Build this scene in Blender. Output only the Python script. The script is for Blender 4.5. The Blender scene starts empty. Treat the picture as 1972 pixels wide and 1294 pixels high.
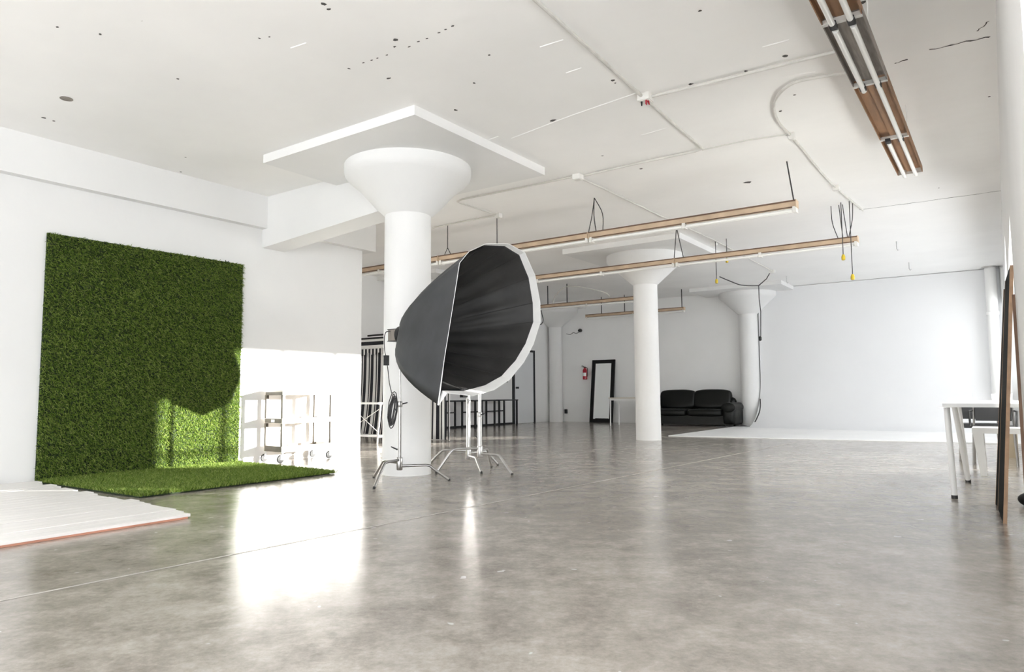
import bpy, bmesh, math, random
from mathutils import Vector, Matrix
random.seed(7)
sc = bpy.context.scene
COL = sc.collection
PI = math.pi

# ------------------------------------------------------------------ camera
W, H, F = 1972, 1294, 1340.0
YAW, PITCH, ROLL = (math.radians(a) for a in (35.28, 4.69, -0.38))
CAM = Vector((0, 0, 0.87))
fw = Vector((-math.sin(YAW)*math.cos(PITCH), math.cos(YAW)*math.cos(PITCH), math.sin(PITCH)))
r0 = Vector((math.cos(YAW), math.sin(YAW), 0)); u0 = r0.cross(fw)
rt = math.cos(ROLL)*r0 + math.sin(ROLL)*u0
up = -math.sin(ROLL)*r0 + math.cos(ROLL)*u0
cd = bpy.data.cameras.new('camera'); cam = bpy.data.objects.new('camera', cd); COL.objects.link(cam)
mw = Matrix((rt, up, -fw)).transposed().to_4x4(); mw.translation = CAM
cam.matrix_world = mw
cd.sensor_width = 36; cd.lens = F/W*36; cd.clip_start = 0.02; cd.clip_end = 300
sc.camera = cam

# ------------------------------------------------------------------ sky, sun, exposure
wd = bpy.data.worlds.new('sky'); sc.world = wd; wd.use_nodes = True
bg = wd.node_tree.nodes['Background']; bg.inputs[0].default_value = (0.92, 0.955, 1.0, 1); bg.inputs[1].default_value = 1.0
sd = bpy.data.lights.new('sun', 'SUN'); sd.energy = 5.6; sd.angle = math.radians(0.6); sd.color = (1.0, 0.965, 0.91)
sun = bpy.data.objects.new('sun', sd); COL.objects.link(sun)
SUNDIR = Vector((-1, -0.70, -0.15)).normalized()
sun.rotation_euler = SUNDIR.to_track_quat('-Z', 'Y').to_euler(); sun.location = (12, 20, 6)
sc.view_settings.view_transform = 'Standard'; sc.view_settings.look = 'None'
sc.view_settings.exposure = 2.90; sc.view_settings.gamma = 1.0; sc.view_settings.use_curve_mapping = False
cy = sc.cycles
cy.max_bounces = 14; cy.diffuse_bounces = 9; cy.glossy_bounces = 6; cy.transparent_max_bounces = 12
cy.caustics_reflective = False; cy.caustics_refractive = False; cy.sample_clamp_indirect = 8
cy.use_denoising = True

def portal(loc, rot, sx, sy):
    l = bpy.data.lights.new('daylight_portal', 'AREA'); l.shape = 'RECTANGLE'; l.size = sx; l.size_y = sy
    l.cycles.is_portal = True
    o = bpy.data.objects.new('daylight_portal', l); COL.objects.link(o); o.location = loc; o.rotation_euler = rot

# ------------------------------------------------------------------ pixel -> place helpers (photo measured on known planes)
def ray(px, py):
    return rt*((px-W/2)/F) + up*(-(py-H/2)/F) + fw
def at(px, py, x=None, y=None, z=None):
    d = ray(px, py)
    i, v = (0, x) if x is not None else (1, y) if y is not None else (2, z)
    return CAM + d*((v-CAM[i])/d[i])
def above(px, py, b):
    d = ray(px, py); t = (d.x*b[0]+d.y*b[1])/(d.x*d.x+d.y*d.y); return CAM + d*t

# ------------------------------------------------------------------ materials
def mat(name, col, rough=0.6, metal=0.0, noise=0.0, nscale=6.0, bump=0.0, bscale=40.0, spec=0.5, col2=None, ior=None, coat=0.0, stretch=None):
    m = bpy.data.materials.new(name); m.use_nodes = True
    nt = m.node_tree; N = nt.nodes; L = nt.links; b = N['Principled BSDF']
    b.inputs['Base Color'].default_value = (*col, 1); b.inputs['Roughness'].default_value = rough
    b.inputs['Metallic'].default_value = metal; b.inputs['Specular IOR Level'].default_value = spec
    if ior: b.inputs['IOR'].default_value = ior
    if coat: b.inputs['Coat Weight'].default_value = coat; b.inputs['Coat Roughness'].default_value = 0.1
    tc = N.new('ShaderNodeTexCoord'); src = tc.outputs['Object']
    if stretch:
        mp = N.new('ShaderNodeMapping'); mp.inputs['Scale'].default_value = stretch
        L.new(src, mp.inputs['Vector']); src = mp.outputs['Vector']
    if noise or col2:
        n = N.new('ShaderNodeTexNoise'); n.inputs['Scale'].default_value = nscale; n.inputs['Detail'].default_value = 6
        L.new(src, n.inputs['Vector'])
        mx = N.new('ShaderNodeMix'); mx.data_type = 'RGBA'
        c2 = col2 or tuple(max(0, c*(1-noise)) for c in col)
        rp = N.new('ShaderNodeValToRGB'); rp.color_ramp.elements[0].position = 0.35; rp.color_ramp.elements[1].position = 0.68
        L.new(n.outputs['Fac'], rp.inputs['Fac'])
        L.new(rp.outputs['Color'], mx.inputs['Factor'])
        mx.inputs['A'].default_value = (*col, 1); mx.inputs['B'].default_value = (*c2, 1)
        L.new(mx.outputs['Result'], b.inputs['Base Color'])
    if bump:
        n2 = N.new('ShaderNodeTexNoise'); n2.inputs['Scale'].default_value = bscale; n2.inputs['Detail'].default_value = 5
        L.new(src, n2.inputs['Vector'])
        bp = N.new('ShaderNodeBump'); bp.inputs['Strength'].default_value = bump; bp.inputs['Distance'].default_value = 0.02
        L.new(n2.outputs['Fac'], bp.inputs['Height']); L.new(bp.outputs['Normal'], b.inputs['Normal'])
    return m

M = {}
M['wall'] = mat('white_wall_paint', (0.79, 0.788, 0.782), 0.65, noise=0.03, nscale=1.3, bump=0.08, bscale=9, spec=0.25)
M['wallback'] = mat('lightened_far_wall_paint', (0.885, 0.885, 0.88), 0.65, noise=0.03, nscale=1.3, bump=0.08, bscale=9, spec=0.25)  # wall paint lightened: the far end's missing light is put into the colour
M['column'] = mat('white_column_paint', (0.81, 0.808, 0.802), 0.6, noise=0.03, nscale=2, bump=0.12, bscale=14, spec=0.3)
M['cyc'] = mat('cyclorama_paint', (0.81, 0.815, 0.825), 0.55, noise=0.02, nscale=1, spec=0.25)
M['cycfloor'] = mat('cyclorama_floor_paint', (0.90, 0.90, 0.90), 0.4, noise=0.04, nscale=2, spec=0.3)
M['white'] = mat('white_lacquer', (0.86, 0.86, 0.85), 0.35, noise=0.02)
M['offwhite'] = mat('off_white_plastic', (0.80, 0.79, 0.76), 0.45, noise=0.06, nscale=8)
M['conduit'] = mat('painted_conduit', (0.66, 0.645, 0.61), 0.5, noise=0.12, nscale=12)
M['black'] = mat('black_plastic', (0.012, 0.012, 0.013), 0.45, noise=0.2)
M['rubber'] = mat('black_rubber', (0.02, 0.02, 0.02), 0.7, noise=0.2)
M['wire'] = mat('dark_wire', (0.045, 0.043, 0.045), 0.6, noise=0.2)
M['tanmetal'] = mat('aged_tan_enamel', (0.62, 0.47, 0.33), 0.5, noise=0.22, nscale=5, bump=0.05, spec=0.4)
M['tanedge'] = mat('dark_brown_edge', (0.16, 0.09, 0.055), 0.6, noise=0.3, nscale=8)
M['tube'] = mat('fluorescent_tube_glass', (0.90, 0.90, 0.88), 0.25, noise=0.01)
M['greymetal'] = mat('grey_brown_reflector', (0.30, 0.265, 0.235), 0.42, metal=0.35, noise=0.35, nscale=9, stretch=(6, 0.6, 6))
M['brownboard'] = mat('brown_fixture_tray', (0.36, 0.20, 0.105), 0.6, noise=0.35, nscale=5, stretch=(5, 0.7, 5))
M['chrome'] = mat('brushed_steel', (0.42, 0.41, 0.40), 0.30, metal=1.0, noise=0.12, nscale=15)
M['dullchrome'] = mat('satin_steel', (0.62, 0.61, 0.60), 0.38, metal=1.0, noise=0.1, nscale=15)
M['softouter'] = mat('charcoal_nylon', (0.060, 0.062, 0.066), 0.62, noise=0.28, nscale=3, bump=0.35, bscale=4, spec=0.35)
M['softinner'] = mat('black_lining', (0.036, 0.035, 0.034), 0.55, noise=0.35, nscale=4, bump=0.5, bscale=3.5, spec=0.4)
M['softwhite'] = mat('white_diffuser_cloth', (0.84, 0.84, 0.83), 0.7, noise=0.05, nscale=9, bump=0.2, bscale=20)
M['leather'] = mat('black_leather', (0.006, 0.007, 0.006), 0.36, noise=0.3, nscale=7, bump=0.25, bscale=9, spec=0.25)
M['mirrorframe'] = mat('black_wood_frame', (0.005, 0.005, 0.005), 0.4, noise=0.2, spec=0.25)
M['mirror'] = mat('mirror_glass', (0.90, 0.92, 0.91), 0.02, metal=1.0, noise=0.01)
M['red'] = mat('red_enamel', (0.42, 0.012, 0.03), 0.3, noise=0.1)
M['lightwood'] = mat('pale_birch', (0.62, 0.56, 0.46), 0.5, noise=0.12, nscale=4, stretch=(1, 8, 8))
M['plank'] = mat('whitewashed_plank', (0.82, 0.80, 0.78), 0.5, noise=0.14, nscale=3, bump=0.25, bscale=8, stretch=(14, 0.8, 14))
M['redwood'] = mat('red_brown_wood', (0.58, 0.27, 0.18), 0.6, noise=0.35, nscale=4, stretch=(8, 1, 8))
M['cartgrey'] = mat('cart_beige_plastic', (0.55, 0.50, 0.45), 0.45, noise=0.08, nscale=8)
M['cartpost'] = mat('cart_shade_darkened_post', (0.095, 0.08, 0.06), 0.5, noise=0.2, nscale=10)  # grey-beige posts darkened, shade of the cart end put into the colour
M['boarddark'] = mat('black_painted_board', (0.010, 0.011, 0.010), 0.75, noise=0.3, nscale=4, spec=0.1)
M['boardedge'] = mat('raw_board_edge', (0.42, 0.27, 0.17), 0.7, noise=0.3, nscale=14)
M['cardboard'] = mat('cardboard', (0.46, 0.38, 0.27), 0.8, noise=0.15, nscale=5)
M['yellow'] = mat('yellow_socket', (0.62, 0.45, 0.03), 0.4, noise=0.1)
M['crack'] = mat('dark_crack', (0.10, 0.095, 0.09), 0.9, noise=0.4, nscale=20)
M['door'] = mat('white_door_paint', (0.76, 0.78, 0.80), 0.5, noise=0.03, nscale=2)
M['doorframe'] = mat('black_door_frame', (0.02, 0.021, 0.024), 0.5, noise=0.2)
M['greycloth'] = mat('grey_cloth', (0.33, 0.33, 0.33), 0.9, noise=0.2, nscale=9)
M['backing'] = mat('turf_backing', (0.016, 0.030, 0.008), 0.9, noise=0.3, nscale=8)
M['joint'] = mat('pale_joint_filler', (0.66, 0.62, 0.57), 0.35, noise=0.4, nscale=4)
M['outside'] = mat('outside_ground', (0.45, 0.44, 0.42), 0.9, noise=0.2, nscale=0.4)

def ceiling_mat():
    m = mat('painted_concrete_ceiling', (0.92, 0.912, 0.90), 0.7, noise=0.05, nscale=0.9, spec=0.2)
    nt = m.node_tree; N = nt.nodes; L = nt.links; b = N['Principled BSDF']
    old = b.inputs['Base Color'].links[0].from_socket
    tc = N.new('ShaderNodeTexCoord')
    v = N.new('ShaderNodeTexNoise'); v.inputs['Scale'].default_value = 9; v.inputs['Detail'].default_value = 3; v.inputs['Roughness'].default_value = 0.7
    mp = N.new('ShaderNodeMapping'); mp.inputs['Scale'].default_value = (0.75, 1.1, 1)
    L.new(tc.outputs['Object'], mp.inputs['Vector']); L.new(mp.outputs['Vector'], v.inputs['Vector'])
    rp = N.new('ShaderNodeValToRGB'); rp.color_ramp.elements[0].position = 0.765; rp.color_ramp.elements[1].position = 0.80
    L.new(v.outputs['Fac'], rp.inputs['Fac'])
    mx = N.new('ShaderNodeMix'); mx.data_type = 'RGBA'; mx.inputs['B'].default_value = (0.22, 0.21, 0.20, 1)
    L.new(rp.outputs['Color'], mx.inputs['Factor']); L.new(old, mx.inputs['A']); L.new(mx.outputs['Result'], b.inputs['Base Color'])
    # board marks of the formwork, faint relief across the room
    w = N.new('ShaderNodeTexWave'); w.wave_type = 'BANDS'; w.bands_direction = 'Y'; w.inputs['Scale'].default_value = 1.6
    w.inputs['Distortion'].default_value = 1.5; w.inputs['Detail'].default_value = 3
    L.new(tc.outputs['Object'], w.inputs['Vector'])
    n2 = N.new('ShaderNodeTexNoise'); n2.inputs['Scale'].default_value = 5; n2.inputs['Detail'].default_value = 8
    L.new(tc.outputs['Object'], n2.inputs['Vector'])
    ad = N.new('ShaderNodeMath'); ad.operation = 'ADD'; L.new(w.outputs['Fac'], ad.inputs[0]); L.new(n2.outputs['Fac'], ad.inputs[1])
    bp = N.new('ShaderNodeBump'); bp.inputs['Strength'].default_value = 0.05; bp.inputs['Distance'].default_value = 0.015
    L.new(ad.outputs[0], bp.inputs['Height']); L.new(bp.outputs['Normal'], b.inputs['Normal'])
    return m
M['ceiling'] = ceiling_mat()

def floor_mat():
    m = bpy.data.materials.new('polished_concrete'); m.use_nodes = True
    nt = m.node_tree; N = nt.nodes; L = nt.links; b = N['Principled BSDF']
    tc = N.new('ShaderNodeTexCoord')
    mp = N.new('ShaderNodeMapping'); mp.inputs['Scale'].default_value = (1, 1, 1); mp.inputs['Rotation'].default_value = (0, 0, math.radians(-35))
    L.new(tc.outputs['Object'], mp.inputs['Vector'])
    def noise(s, d, r=0.6):
        n = N.new('ShaderNodeTexNoise'); n.inputs['Scale'].default_value = s; n.inputs['Detail'].default_value = d; n.inputs['Roughness'].default_value = r
        L.new(mp.outputs['Vector'], n.inputs['Vector']); return n
    n1, n2, n3 = noise(0.8, 8), noise(5.0, 9, 0.72), noise(26, 8, 0.8)
    r1 = N.new('ShaderNodeValToRGB'); e = r1.color_ramp.elements
    e[0].position = 0.36; e[0].color = (0.155, 0.132, 0.108, 1); e[1].position = 0.66; e[1].color = (0.56, 0.518, 0.47, 1)
    e2 = e.new(0.5); e2.color = (0.335, 0.302, 0.266, 1)
    mxa = N.new('ShaderNodeMath'); mxa.operation = 'MULTIPLY_ADD'; mxa.inputs[1].default_value = 0.37
    hb = N.new('ShaderNodeMath'); hb.operation = 'MULTIPLY'; hb.inputs[1].default_value = 0.36; L.new(n2.outputs['Fac'], hb.inputs[0])
    hc = N.new('ShaderNodeMath'); hc.operation = 'MULTIPLY_ADD'; hc.inputs[1].default_value = 0.27; L.new(n3.outputs['Fac'], hc.inputs[0]); L.new(hb.outputs[0], hc.inputs[2])
    L.new(n1.outputs['Fac'], mxa.inputs[0]); L.new(hc.outputs[0], mxa.inputs[2]); L.new(mxa.outputs[0], r1.inputs['Fac'])
    # pale paint specks
    n4 = noise(9.0, 2, 0.55); r4 = N.new('ShaderNodeValToRGB'); r4.color_ramp.elements[0].position = 0.715; r4.color_ramp.elements[1].position = 0.73
    L.new(n4.outputs['Fac'], r4.inputs['Fac'])
    mx = N.new('ShaderNodeMix'); mx.data_type = 'RGBA'; mx.inputs['B'].default_value = (0.55, 0.53, 0.50, 1)
    L.new(r4.outputs['Color'], mx.inputs['Factor']); L.new(r1.outputs['Color'], mx.inputs['A']); L.new(mx.outputs['Result'], b.inputs['Base Color'])
    rr = N.new('ShaderNodeMapRange'); rr.inputs['From Min'].default_value = 0.3; rr.inputs['From Max'].default_value = 0.7
    rr.inputs['To Min'].default_value = 0.10; rr.inputs['To Max'].default_value = 0.24
    L.new(n2.outputs['Fac'], rr.inputs['Value']); L.new(rr.outputs['Result'], b.inputs['Roughness'])
    b.inputs['IOR'].default_value = 1.75
    bp = N.new('ShaderNodeBump'); bp.inputs['Strength'].default_value = 0.05; bp.inputs['Distance'].default_value = 0.02
    L.new(n3.outputs['Fac'], bp.inputs['Height']); L.new(bp.outputs['Normal'], b.inputs['Normal'])
    return m
M['floor'] = floor_mat()

def grass_mat():
    m = bpy.data.materials.new('artificial_turf'); m.use_nodes = True
    nt = m.node_tree; N = nt.nodes; L = nt.links; b = N['Principled BSDF']
    g = N.new('ShaderNodeNewGeometry'); rp = N.new('ShaderNodeValToRGB'); e = rp.color_ramp.elements
    e[0].position = 0; e[0].color = (0.065, 0.120, 0.014, 1); e[1].position = 1; e[1].color = (0.36, 0.42, 0.12, 1)
    k = e.new(0.6); k.color = (0.150, 0.235, 0.030, 1)
    L.new(g.outputs['Random Per Island'], rp.inputs['Fac'])
    L.new(rp.outputs['Color'], b.inputs['Base Color'])
    b.inputs['Roughness'].default_value = 0.55; b.inputs['Specular IOR Level'].default_value = 0.3
    tr = N.new('ShaderNodeBsdfTranslucent'); L.new(rp.outputs['Color'], tr.inputs['Color'])
    ms = N.new('ShaderNodeMixShader'); ms.inputs[0].default_value = 0.25
    L.new(b.outputs[0], ms.inputs[1]); L.new(tr.outputs[0], ms.inputs[2]); L.new(ms.outputs[0], N['Material Output'].inputs['Surface'])
    return m
M['grass'] = grass_mat()

def stripe_mat(name, axis, period, duty=0.5):
    m = bpy.data.materials.new(name); m.use_nodes = True
    nt = m.node_tree; N = nt.nodes; L = nt.links; b = N['Principled BSDF']
    tc = N.new('ShaderNodeTexCoord'); s = N.new('ShaderNodeSeparateXYZ'); L.new(tc.outputs['UV'], s.inputs[0])
    a = N.new('ShaderNodeMath'); a.operation = 'DIVIDE'; a.inputs[1].default_value = period; L.new(s.outputs[axis], a.inputs[0])
    f = N.new('ShaderNodeMath'); f.operation = 'FRACT'; L.new(a.outputs[0], f.inputs[0])
    g = N.new('ShaderNodeMath'); g.operation = 'GREATER_THAN'; g.inputs[1].default_value = duty; L.new(f.outputs[0], g.inputs[0])
    mx = N.new('ShaderNodeMix'); mx.data_type = 'RGBA'; mx.inputs['A'].default_value = (0.78, 0.78, 0.77, 1); mx.inputs['B'].default_value = (0.015, 0.016, 0.022, 1)
    L.new(g.outputs[0], mx.inputs['Factor']); L.new(mx.outputs['Result'], b.inputs['Base Color']); b.inputs['Roughness'].default_value = 0.8
    return m
M['stripe_v'] = stripe_mat('black_white_vertical_stripe', 0, 0.105, 0.45)
M['stripe_h'] = stripe_mat('black_white_horizontal_stripe', 1, 0.15)

def pane_mat():
    m = bpy.data.materials.new('window_glass'); m.use_nodes = True
    nt = m.node_tree; N = nt.nodes; L = nt.links
    for n in list(N):
        if n.type == 'BSDF_PRINCIPLED': N.remove(n)
    t = N.new('ShaderNodeBsdfTransparent'); t.inputs[0].default_value = (0.96, 0.97, 0.97, 1)
    g = N.new('ShaderNodeBsdfGlossy'); g.inputs['Roughness'].default_value = 0.02
    ms = N.new('ShaderNodeMixShader'); ms.inputs[0].default_value = 0.05
    L.new(t.outputs[0], ms.inputs[1]); L.new(g.outputs[0], ms.inputs[2]); L.new(ms.outputs[0], N['Material Output'].inputs['Surface'])
    return m
M['pane'] = pane_mat()
def blind_mat():
    m = bpy.data.materials.new('added_translucent_blind'); m.use_nodes = True
    N = m.node_tree.nodes; L = m.node_tree.links; b = N['Principled BSDF']; b.inputs['Base Color'].default_value = (0.9, 0.9, 0.89, 1); b.inputs['Roughness'].default_value = 0.8
    tr = N.new('ShaderNodeBsdfTranslucent'); tr.inputs['Color'].default_value = (0.92, 0.92, 0.90, 1)
    ms = N.new('ShaderNodeMixShader'); ms.inputs[0].default_value = 0.7
    L.new(b.outputs[0], ms.inputs[1]); L.new(tr.outputs[0], ms.inputs[2]); L.new(ms.outputs[0], N['Material Output'].inputs['Surface'])
    return m
M['blind'] = blind_mat()

# ------------------------------------------------------------------ mesh helpers
def obj(name, bm, m, parent=None, smooth=False, bevel=0.0):
    if bevel > 0:
        bmesh.ops.bevel(bm, geom=[e for e in bm.edges if len(e.link_faces) == 2 and e.calc_face_angle(0) > 0.6], offset=bevel, segments=2, profile=0.6, affect='EDGES')
    bmesh.ops.recalc_face_normals(bm, faces=bm.faces)
    me = bpy.data.meshes.new(name); bm.to_mesh(me); bm.free()
    me.materials.append(M[m] if isinstance(m, str) else m)
    if smooth:
        for p in me.polygons: p.use_smooth = True
        try: me.set_sharp_from_angle(angle=math.radians(40))
        except Exception: pass
    o = bpy.data.objects.new(name, me); COL.objects.link(o)
    if parent: o.parent = parent
    return o
def pydata(name, verts, faces, m, parent=None, smooth=False):
    me = bpy.data.meshes.new(name); me.from_pydata([tuple(v) for v in verts], [], faces); me.update()
    me.materials.append(M[m] if isinstance(m, str) else m)
    if smooth:
        for p in me.polygons: p.use_smooth = True
    o = bpy.data.objects.new(name, me); COL.objects.link(o)
    if parent: o.parent = parent
    return o
def bx(bm, x0, x1, y0, y1, z0, z1):
    vs = [bm.verts.new((x, y, z)) for x in (x0, x1) for y in (y0, y1) for z in (z0, z1)]
    for f in ((0,1,3,2),(4,6,7,5),(0,4,5,1),(2,3,7,6),(0,2,6,4),(1,5,7,3)):
        bm.faces.new([vs[i] for i in f])
    return vs
def box(*a):
    bm = bmesh.new(); bx(bm, *a); return bm
def catmull(pts, n=6):
    P = [Vector(p) for p in pts]; out = []
    for i in range(len(P)-1):
        p0 = P[max(i-1, 0)]; p1 = P[i]; p2 = P[i+1]; p3 = P[min(i+2, len(P)-1)]
        for k in range(n):
            t = k/n
            out.append(0.5*((2*p1)+(p2-p0)*t+(2*p0-5*p1+4*p2-p3)*t*t+(3*p1-p0-3*p2+p3)*t**3))
    out.append(P[-1]); return out
def tube(bm, pts, r, seg=8, caps=True):
    P = [Vector(p) for p in pts]; n = len(P)
    rs = r if isinstance(r, (list, tuple)) else [r]*n
    T = []
    for i in range(n):
        t = (P[min(i+1, n-1)]-P[max(i-1, 0)]); T.append(t.normalized() if t.length > 1e-9 else Vector((0,0,1)))
    ref = Vector((0,0,1)) if abs(T[0].z) < 0.9 else Vector((1,0,0))
    a = T[0].cross(ref).normalized(); rings = []
    for i in range(n):
        a = (a - T[i]*a.dot(T[i])).normalized(); b = T[i].cross(a)
        rings.append([bm.verts.new(P[i]+(a*math.cos(2*PI*k/seg)+b*math.sin(2*PI*k/seg))*rs[i]) for k in range(seg)])
    for i in range(n-1):
        for k in range(seg):
            bm.faces.new((rings[i][k], rings[i][(k+1)%seg], rings[i+1][(k+1)%seg], rings[i+1][k]))
    if caps:
        bm.faces.new(rings[0][::-1]); bm.faces.new(rings[-1])
    return bm
def tb(pts, r, seg=8): return tube(bmesh.new(), pts, r, seg)
def lathe(bm, prof, seg=24, c=(0,0,0)):
    rings = []
    for r, z in prof:
        rings.append([bm.verts.new((c[0]+r*math.cos(2*PI*k/seg), c[1]+r*math.sin(2*PI*k/seg), c[2]+z)) for k in range(seg)])
    for i in range(len(rings)-1):
        for k in range(seg):
            bm.faces.new((rings[i][k], rings[i][(k+1)%seg], rings[i+1][(k+1)%seg], rings[i+1][k]))
    bm.faces.new(rings[0][::-1]); bm.faces.new(rings[-1])
    return bm
def prism(pts, ext):
    """polygon (list of 3-D points) extruded by vector ext"""
    bm = bmesh.new(); e = Vector(ext)
    a = [bm.verts.new(Vector(p)) for p in pts]; b = [bm.verts.new(Vector(p)+e) for p in pts]; n = len(a)
    bm.faces.new(a[::-1]); bm.faces.new(b)
    for i in range(n): bm.faces.new((a[i], a[(i+1)%n], b[(i+1)%n], b[i]))
    return bm
def tag(o, label, cat, group=None):
    o['label'] = label; o['category'] = cat
    if group: o['group'] = group
    return o
def thing(name, label, cat, loc=(0,0,0), rz=0, group=None):
    o = bpy.data.objects.new(name, None); COL.objects.link(o); o.location = loc; o.rotation_euler = (0,0,rz)
    o.empty_display_size = 0.1
    return tag(o, label, cat, group)
def struct(name, bm, m, label=None, smooth=False):
    o = obj(name, bm, m, smooth=smooth); o['kind'] = 'structure'
    if label: o['label'] = label
    return o
def copy_thing(o, label=None, loc=None, rz=None):
    c = o.copy(); COL.objects.link(c)
    if label: c['label'] = label
    if loc is not None: c.location = loc
    if rz is not None: c.rotation_euler = (0,0,rz)
    for ch in o.children:
        d = ch.copy(); COL.objects.link(d); d.parent = c
        for g in ch.children:
            e = g.copy(); COL.objects.link(e); e.parent = d
    return c

# ================================================================== ROOM SHELL
CZ = 3.5
XL, XFL, XR, YB, YN = -8.0, -11.4, 0.5, 18.3, -6.0
floor = struct('floor', box(XFL-0.3, XR+0.3, YN-0.3, YB+0.3, -0.2, 0), 'floor', 'glossy grey polished concrete floor')
ceil = struct('ceiling', box(XFL-0.3, XR+0.3, YN-0.3, YB+0.3, CZ, CZ+0.25), 'ceiling', 'white painted concrete ceiling')
struct('wall_left', box(XL-0.16, XL, YN, 7.32, 0, CZ), 'wall')
struct('wall_recess', box(XFL, XL-0.16, 6.3, 6.45, 0, CZ), 'wall')
struct('wall_far_left', box(XFL-0.2, XFL, 6.3, YB, 0, CZ), 'wallback')
struct('wall_back', box(XFL-0.2, XR+0.25, YB, YB+0.2, 0, CZ), 'wallback')
struct('trim_1', box(XL-0.2, XL+0.11, YN, 7.5, 3.07, CZ), 'wall', 'white bulkhead along the top of the left wall')
# tapering concrete beam from left wall to near column
yb0, yb1 = 5.55, 5.90
struct('trim_2', prism([(XL-0.02, yb0, 2.82), (-5.55, yb0, 2.99), (-5.30, yb0, 3.45), (-5.30, yb0, CZ), (XL-0.02, yb0, CZ)], (0, yb1-yb0, 0)), 'wall', 'white tapering beam between left wall and near column')

# right wall with windows
def wall_open_x(name, x0, x1, y0, y1, z0, z1, opens):
    """wall slab in the YZ plane with openings (ya, yb, za, zb)"""
    bm = bmesh.new(); y = y0
    for a, b, c, d in sorted(opens):
        if a > y: bx(bm, x0, x1, y, a, z0, z1)
        bx(bm, x0, x1, a, b, z0, c); bx(bm, x0, x1, a, b, d, z1); y = b
    if y < y1: bx(bm, x0, x1, y, y1, z0, z1)
    return struct(name, bm, 'wall')
SILL, HEAD = 1.20, 2.95
right_open = [(-5.7, -2.0, 0.5, 3.2), (-1.7, 1.7, 0.5, 3.2), (10.15, 13.75, SILL, HEAD), (14.3, 15.7, SILL, HEAD), (16.55, 17.7, SILL, HEAD), (6.05, 9.95, 0.85, HEAD)]
wall_open_x('wall_right', XR, XR+0.25, YN, YB, 0, CZ, right_open)
struct('trim_3', box(0.08, XR, 2.1, 5.75, 0, CZ), 'wall', 'white pier of the right wall')
struct('trim_5', box(0.08, XR, 5.75, 10.05, 2.05, 2.70), 'wall', 'white lower lintel added to screen the bright blinds at the right wall')  # added to keep the bright blinds out of the camera's view
struct('trim_4', box(0.08, XR, 5.75, YB, 2.70, CZ), 'wall', 'white lintel along the top of the right wall')
# wall behind the camera
bm = bmesh.new()
near_open = [(-7.9, -5.6), (-5.3, -2.9), (-2.6, 0.2)]
x = XFL
for a, b in near_open:
    bx(bm, x, a, YN-0.25, YN, 0, CZ); bx(bm, a, b, YN-0.25, YN, 0, 0.35); bx(bm, a, b, YN-0.25, YN, 3.3, CZ); x = b
bx(bm, x, XR+0.25, YN-0.25, YN, 0, CZ)
struct('wall_near', bm, 'wall')
struct('wall_near_left', box(XFL-0.2, XFL, YN, 6.3, 0, CZ), 'wall')

def window(idx, axis, a, b, c, d, pos, cols, rows, thick=0.06):
    r = bpy.data.objects.new('window_%d' % idx, None); COL.objects.link(r); r['kind'] = 'structure'
    def bar(n, u0, u1, v0, v1):
        if axis == 'x': obj(n, box(pos, pos+thick, u0, u1, v0, v1), 'white', r)
        else: obj(n, box(u0, u1, pos, pos+thick, v0, v1), 'white', r)
    t = 0.05
    bar('window_frame', a, b, c, c+t); bar('window_frame', a, b, d-t, d)
    bar('window_frame', a, a+t, c+t, d-t); bar('window_frame', b-t, b, c+t, d-t)
    for v in cols: bar('mullion', v-0.025, v+0.025, c+t, d-t)
    for v in rows: bar('transom', a+t, b-t, v-0.02, v+0.02)
    us = [a+t]+list(cols)+[b-t]
    for u0, u1 in zip(us[:-1], us[1:]):
        q = pos+thick/2
        if axis == 'x': pydata('pane', [(q, u0, c+t), (q, u1, c+t), (q, u1, d-t), (q, u0, d-t)], [(0,1,2,3)], 'pane', r)
        else: pydata('pane', [(u0, q, c+t), (u1, q, c+t), (u1, q, d-t), (u0, q, d-t)], [(0,1,2,3)], 'pane', r)
window(1, 'x', 10.15, 13.75, SILL, HEAD, XR+0.1, (11.05, 11.95, 12.85), (1.47,))
window(2, 'x', 14.3, 15.7, SILL, HEAD, XR+0.1, (15.0,), (1.47,))
window(10, 'x', 16.55, 17.7, SILL, HEAD, XR+0.1, (17.12,), (1.47,))  # unseen extra window, added to brighten the far end
window(9, 'x', 6.05, 9.95, 0.85, HEAD, XR+0.1, (7.0, 8.0, 9.0), (1.47,))  # unseen window, added with its blinds to light the ceiling
window(3, 'x', -5.7, -2.0, 0.5, 3.2, XR+0.1, (-4.5, -3.2), (1.5,))  # this window and the next are unseen, added to light the near room
window(8, 'x', -1.7, 1.7, 0.5, 3.2, XR+0.1, (-0.6, 0.55), (1.5,))
for i, (a, b) in enumerate(near_open):
    window(4+i, 'y', a, b, 0.35, 3.3, YN-0.15, (a+(b-a)/3, a+2*(b-a)/3), (1.5,))  # unseen windows behind the camera, added as daylight for the near room
portal((XR+0.2, 11.95, 2.07), (0, PI/2, 0), 1.75, 3.6)
portal((XR+0.2, 15.0, 2.07), (0, PI/2, 0), 1.75, 1.4)
portal((XR+0.2, 17.12, 2.07), (0, PI/2, 0), 1.75, 1.15)
portal((XR+0.2, 8.0, 1.9), (0, PI/2, 0), 2.1, 3.9)
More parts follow.
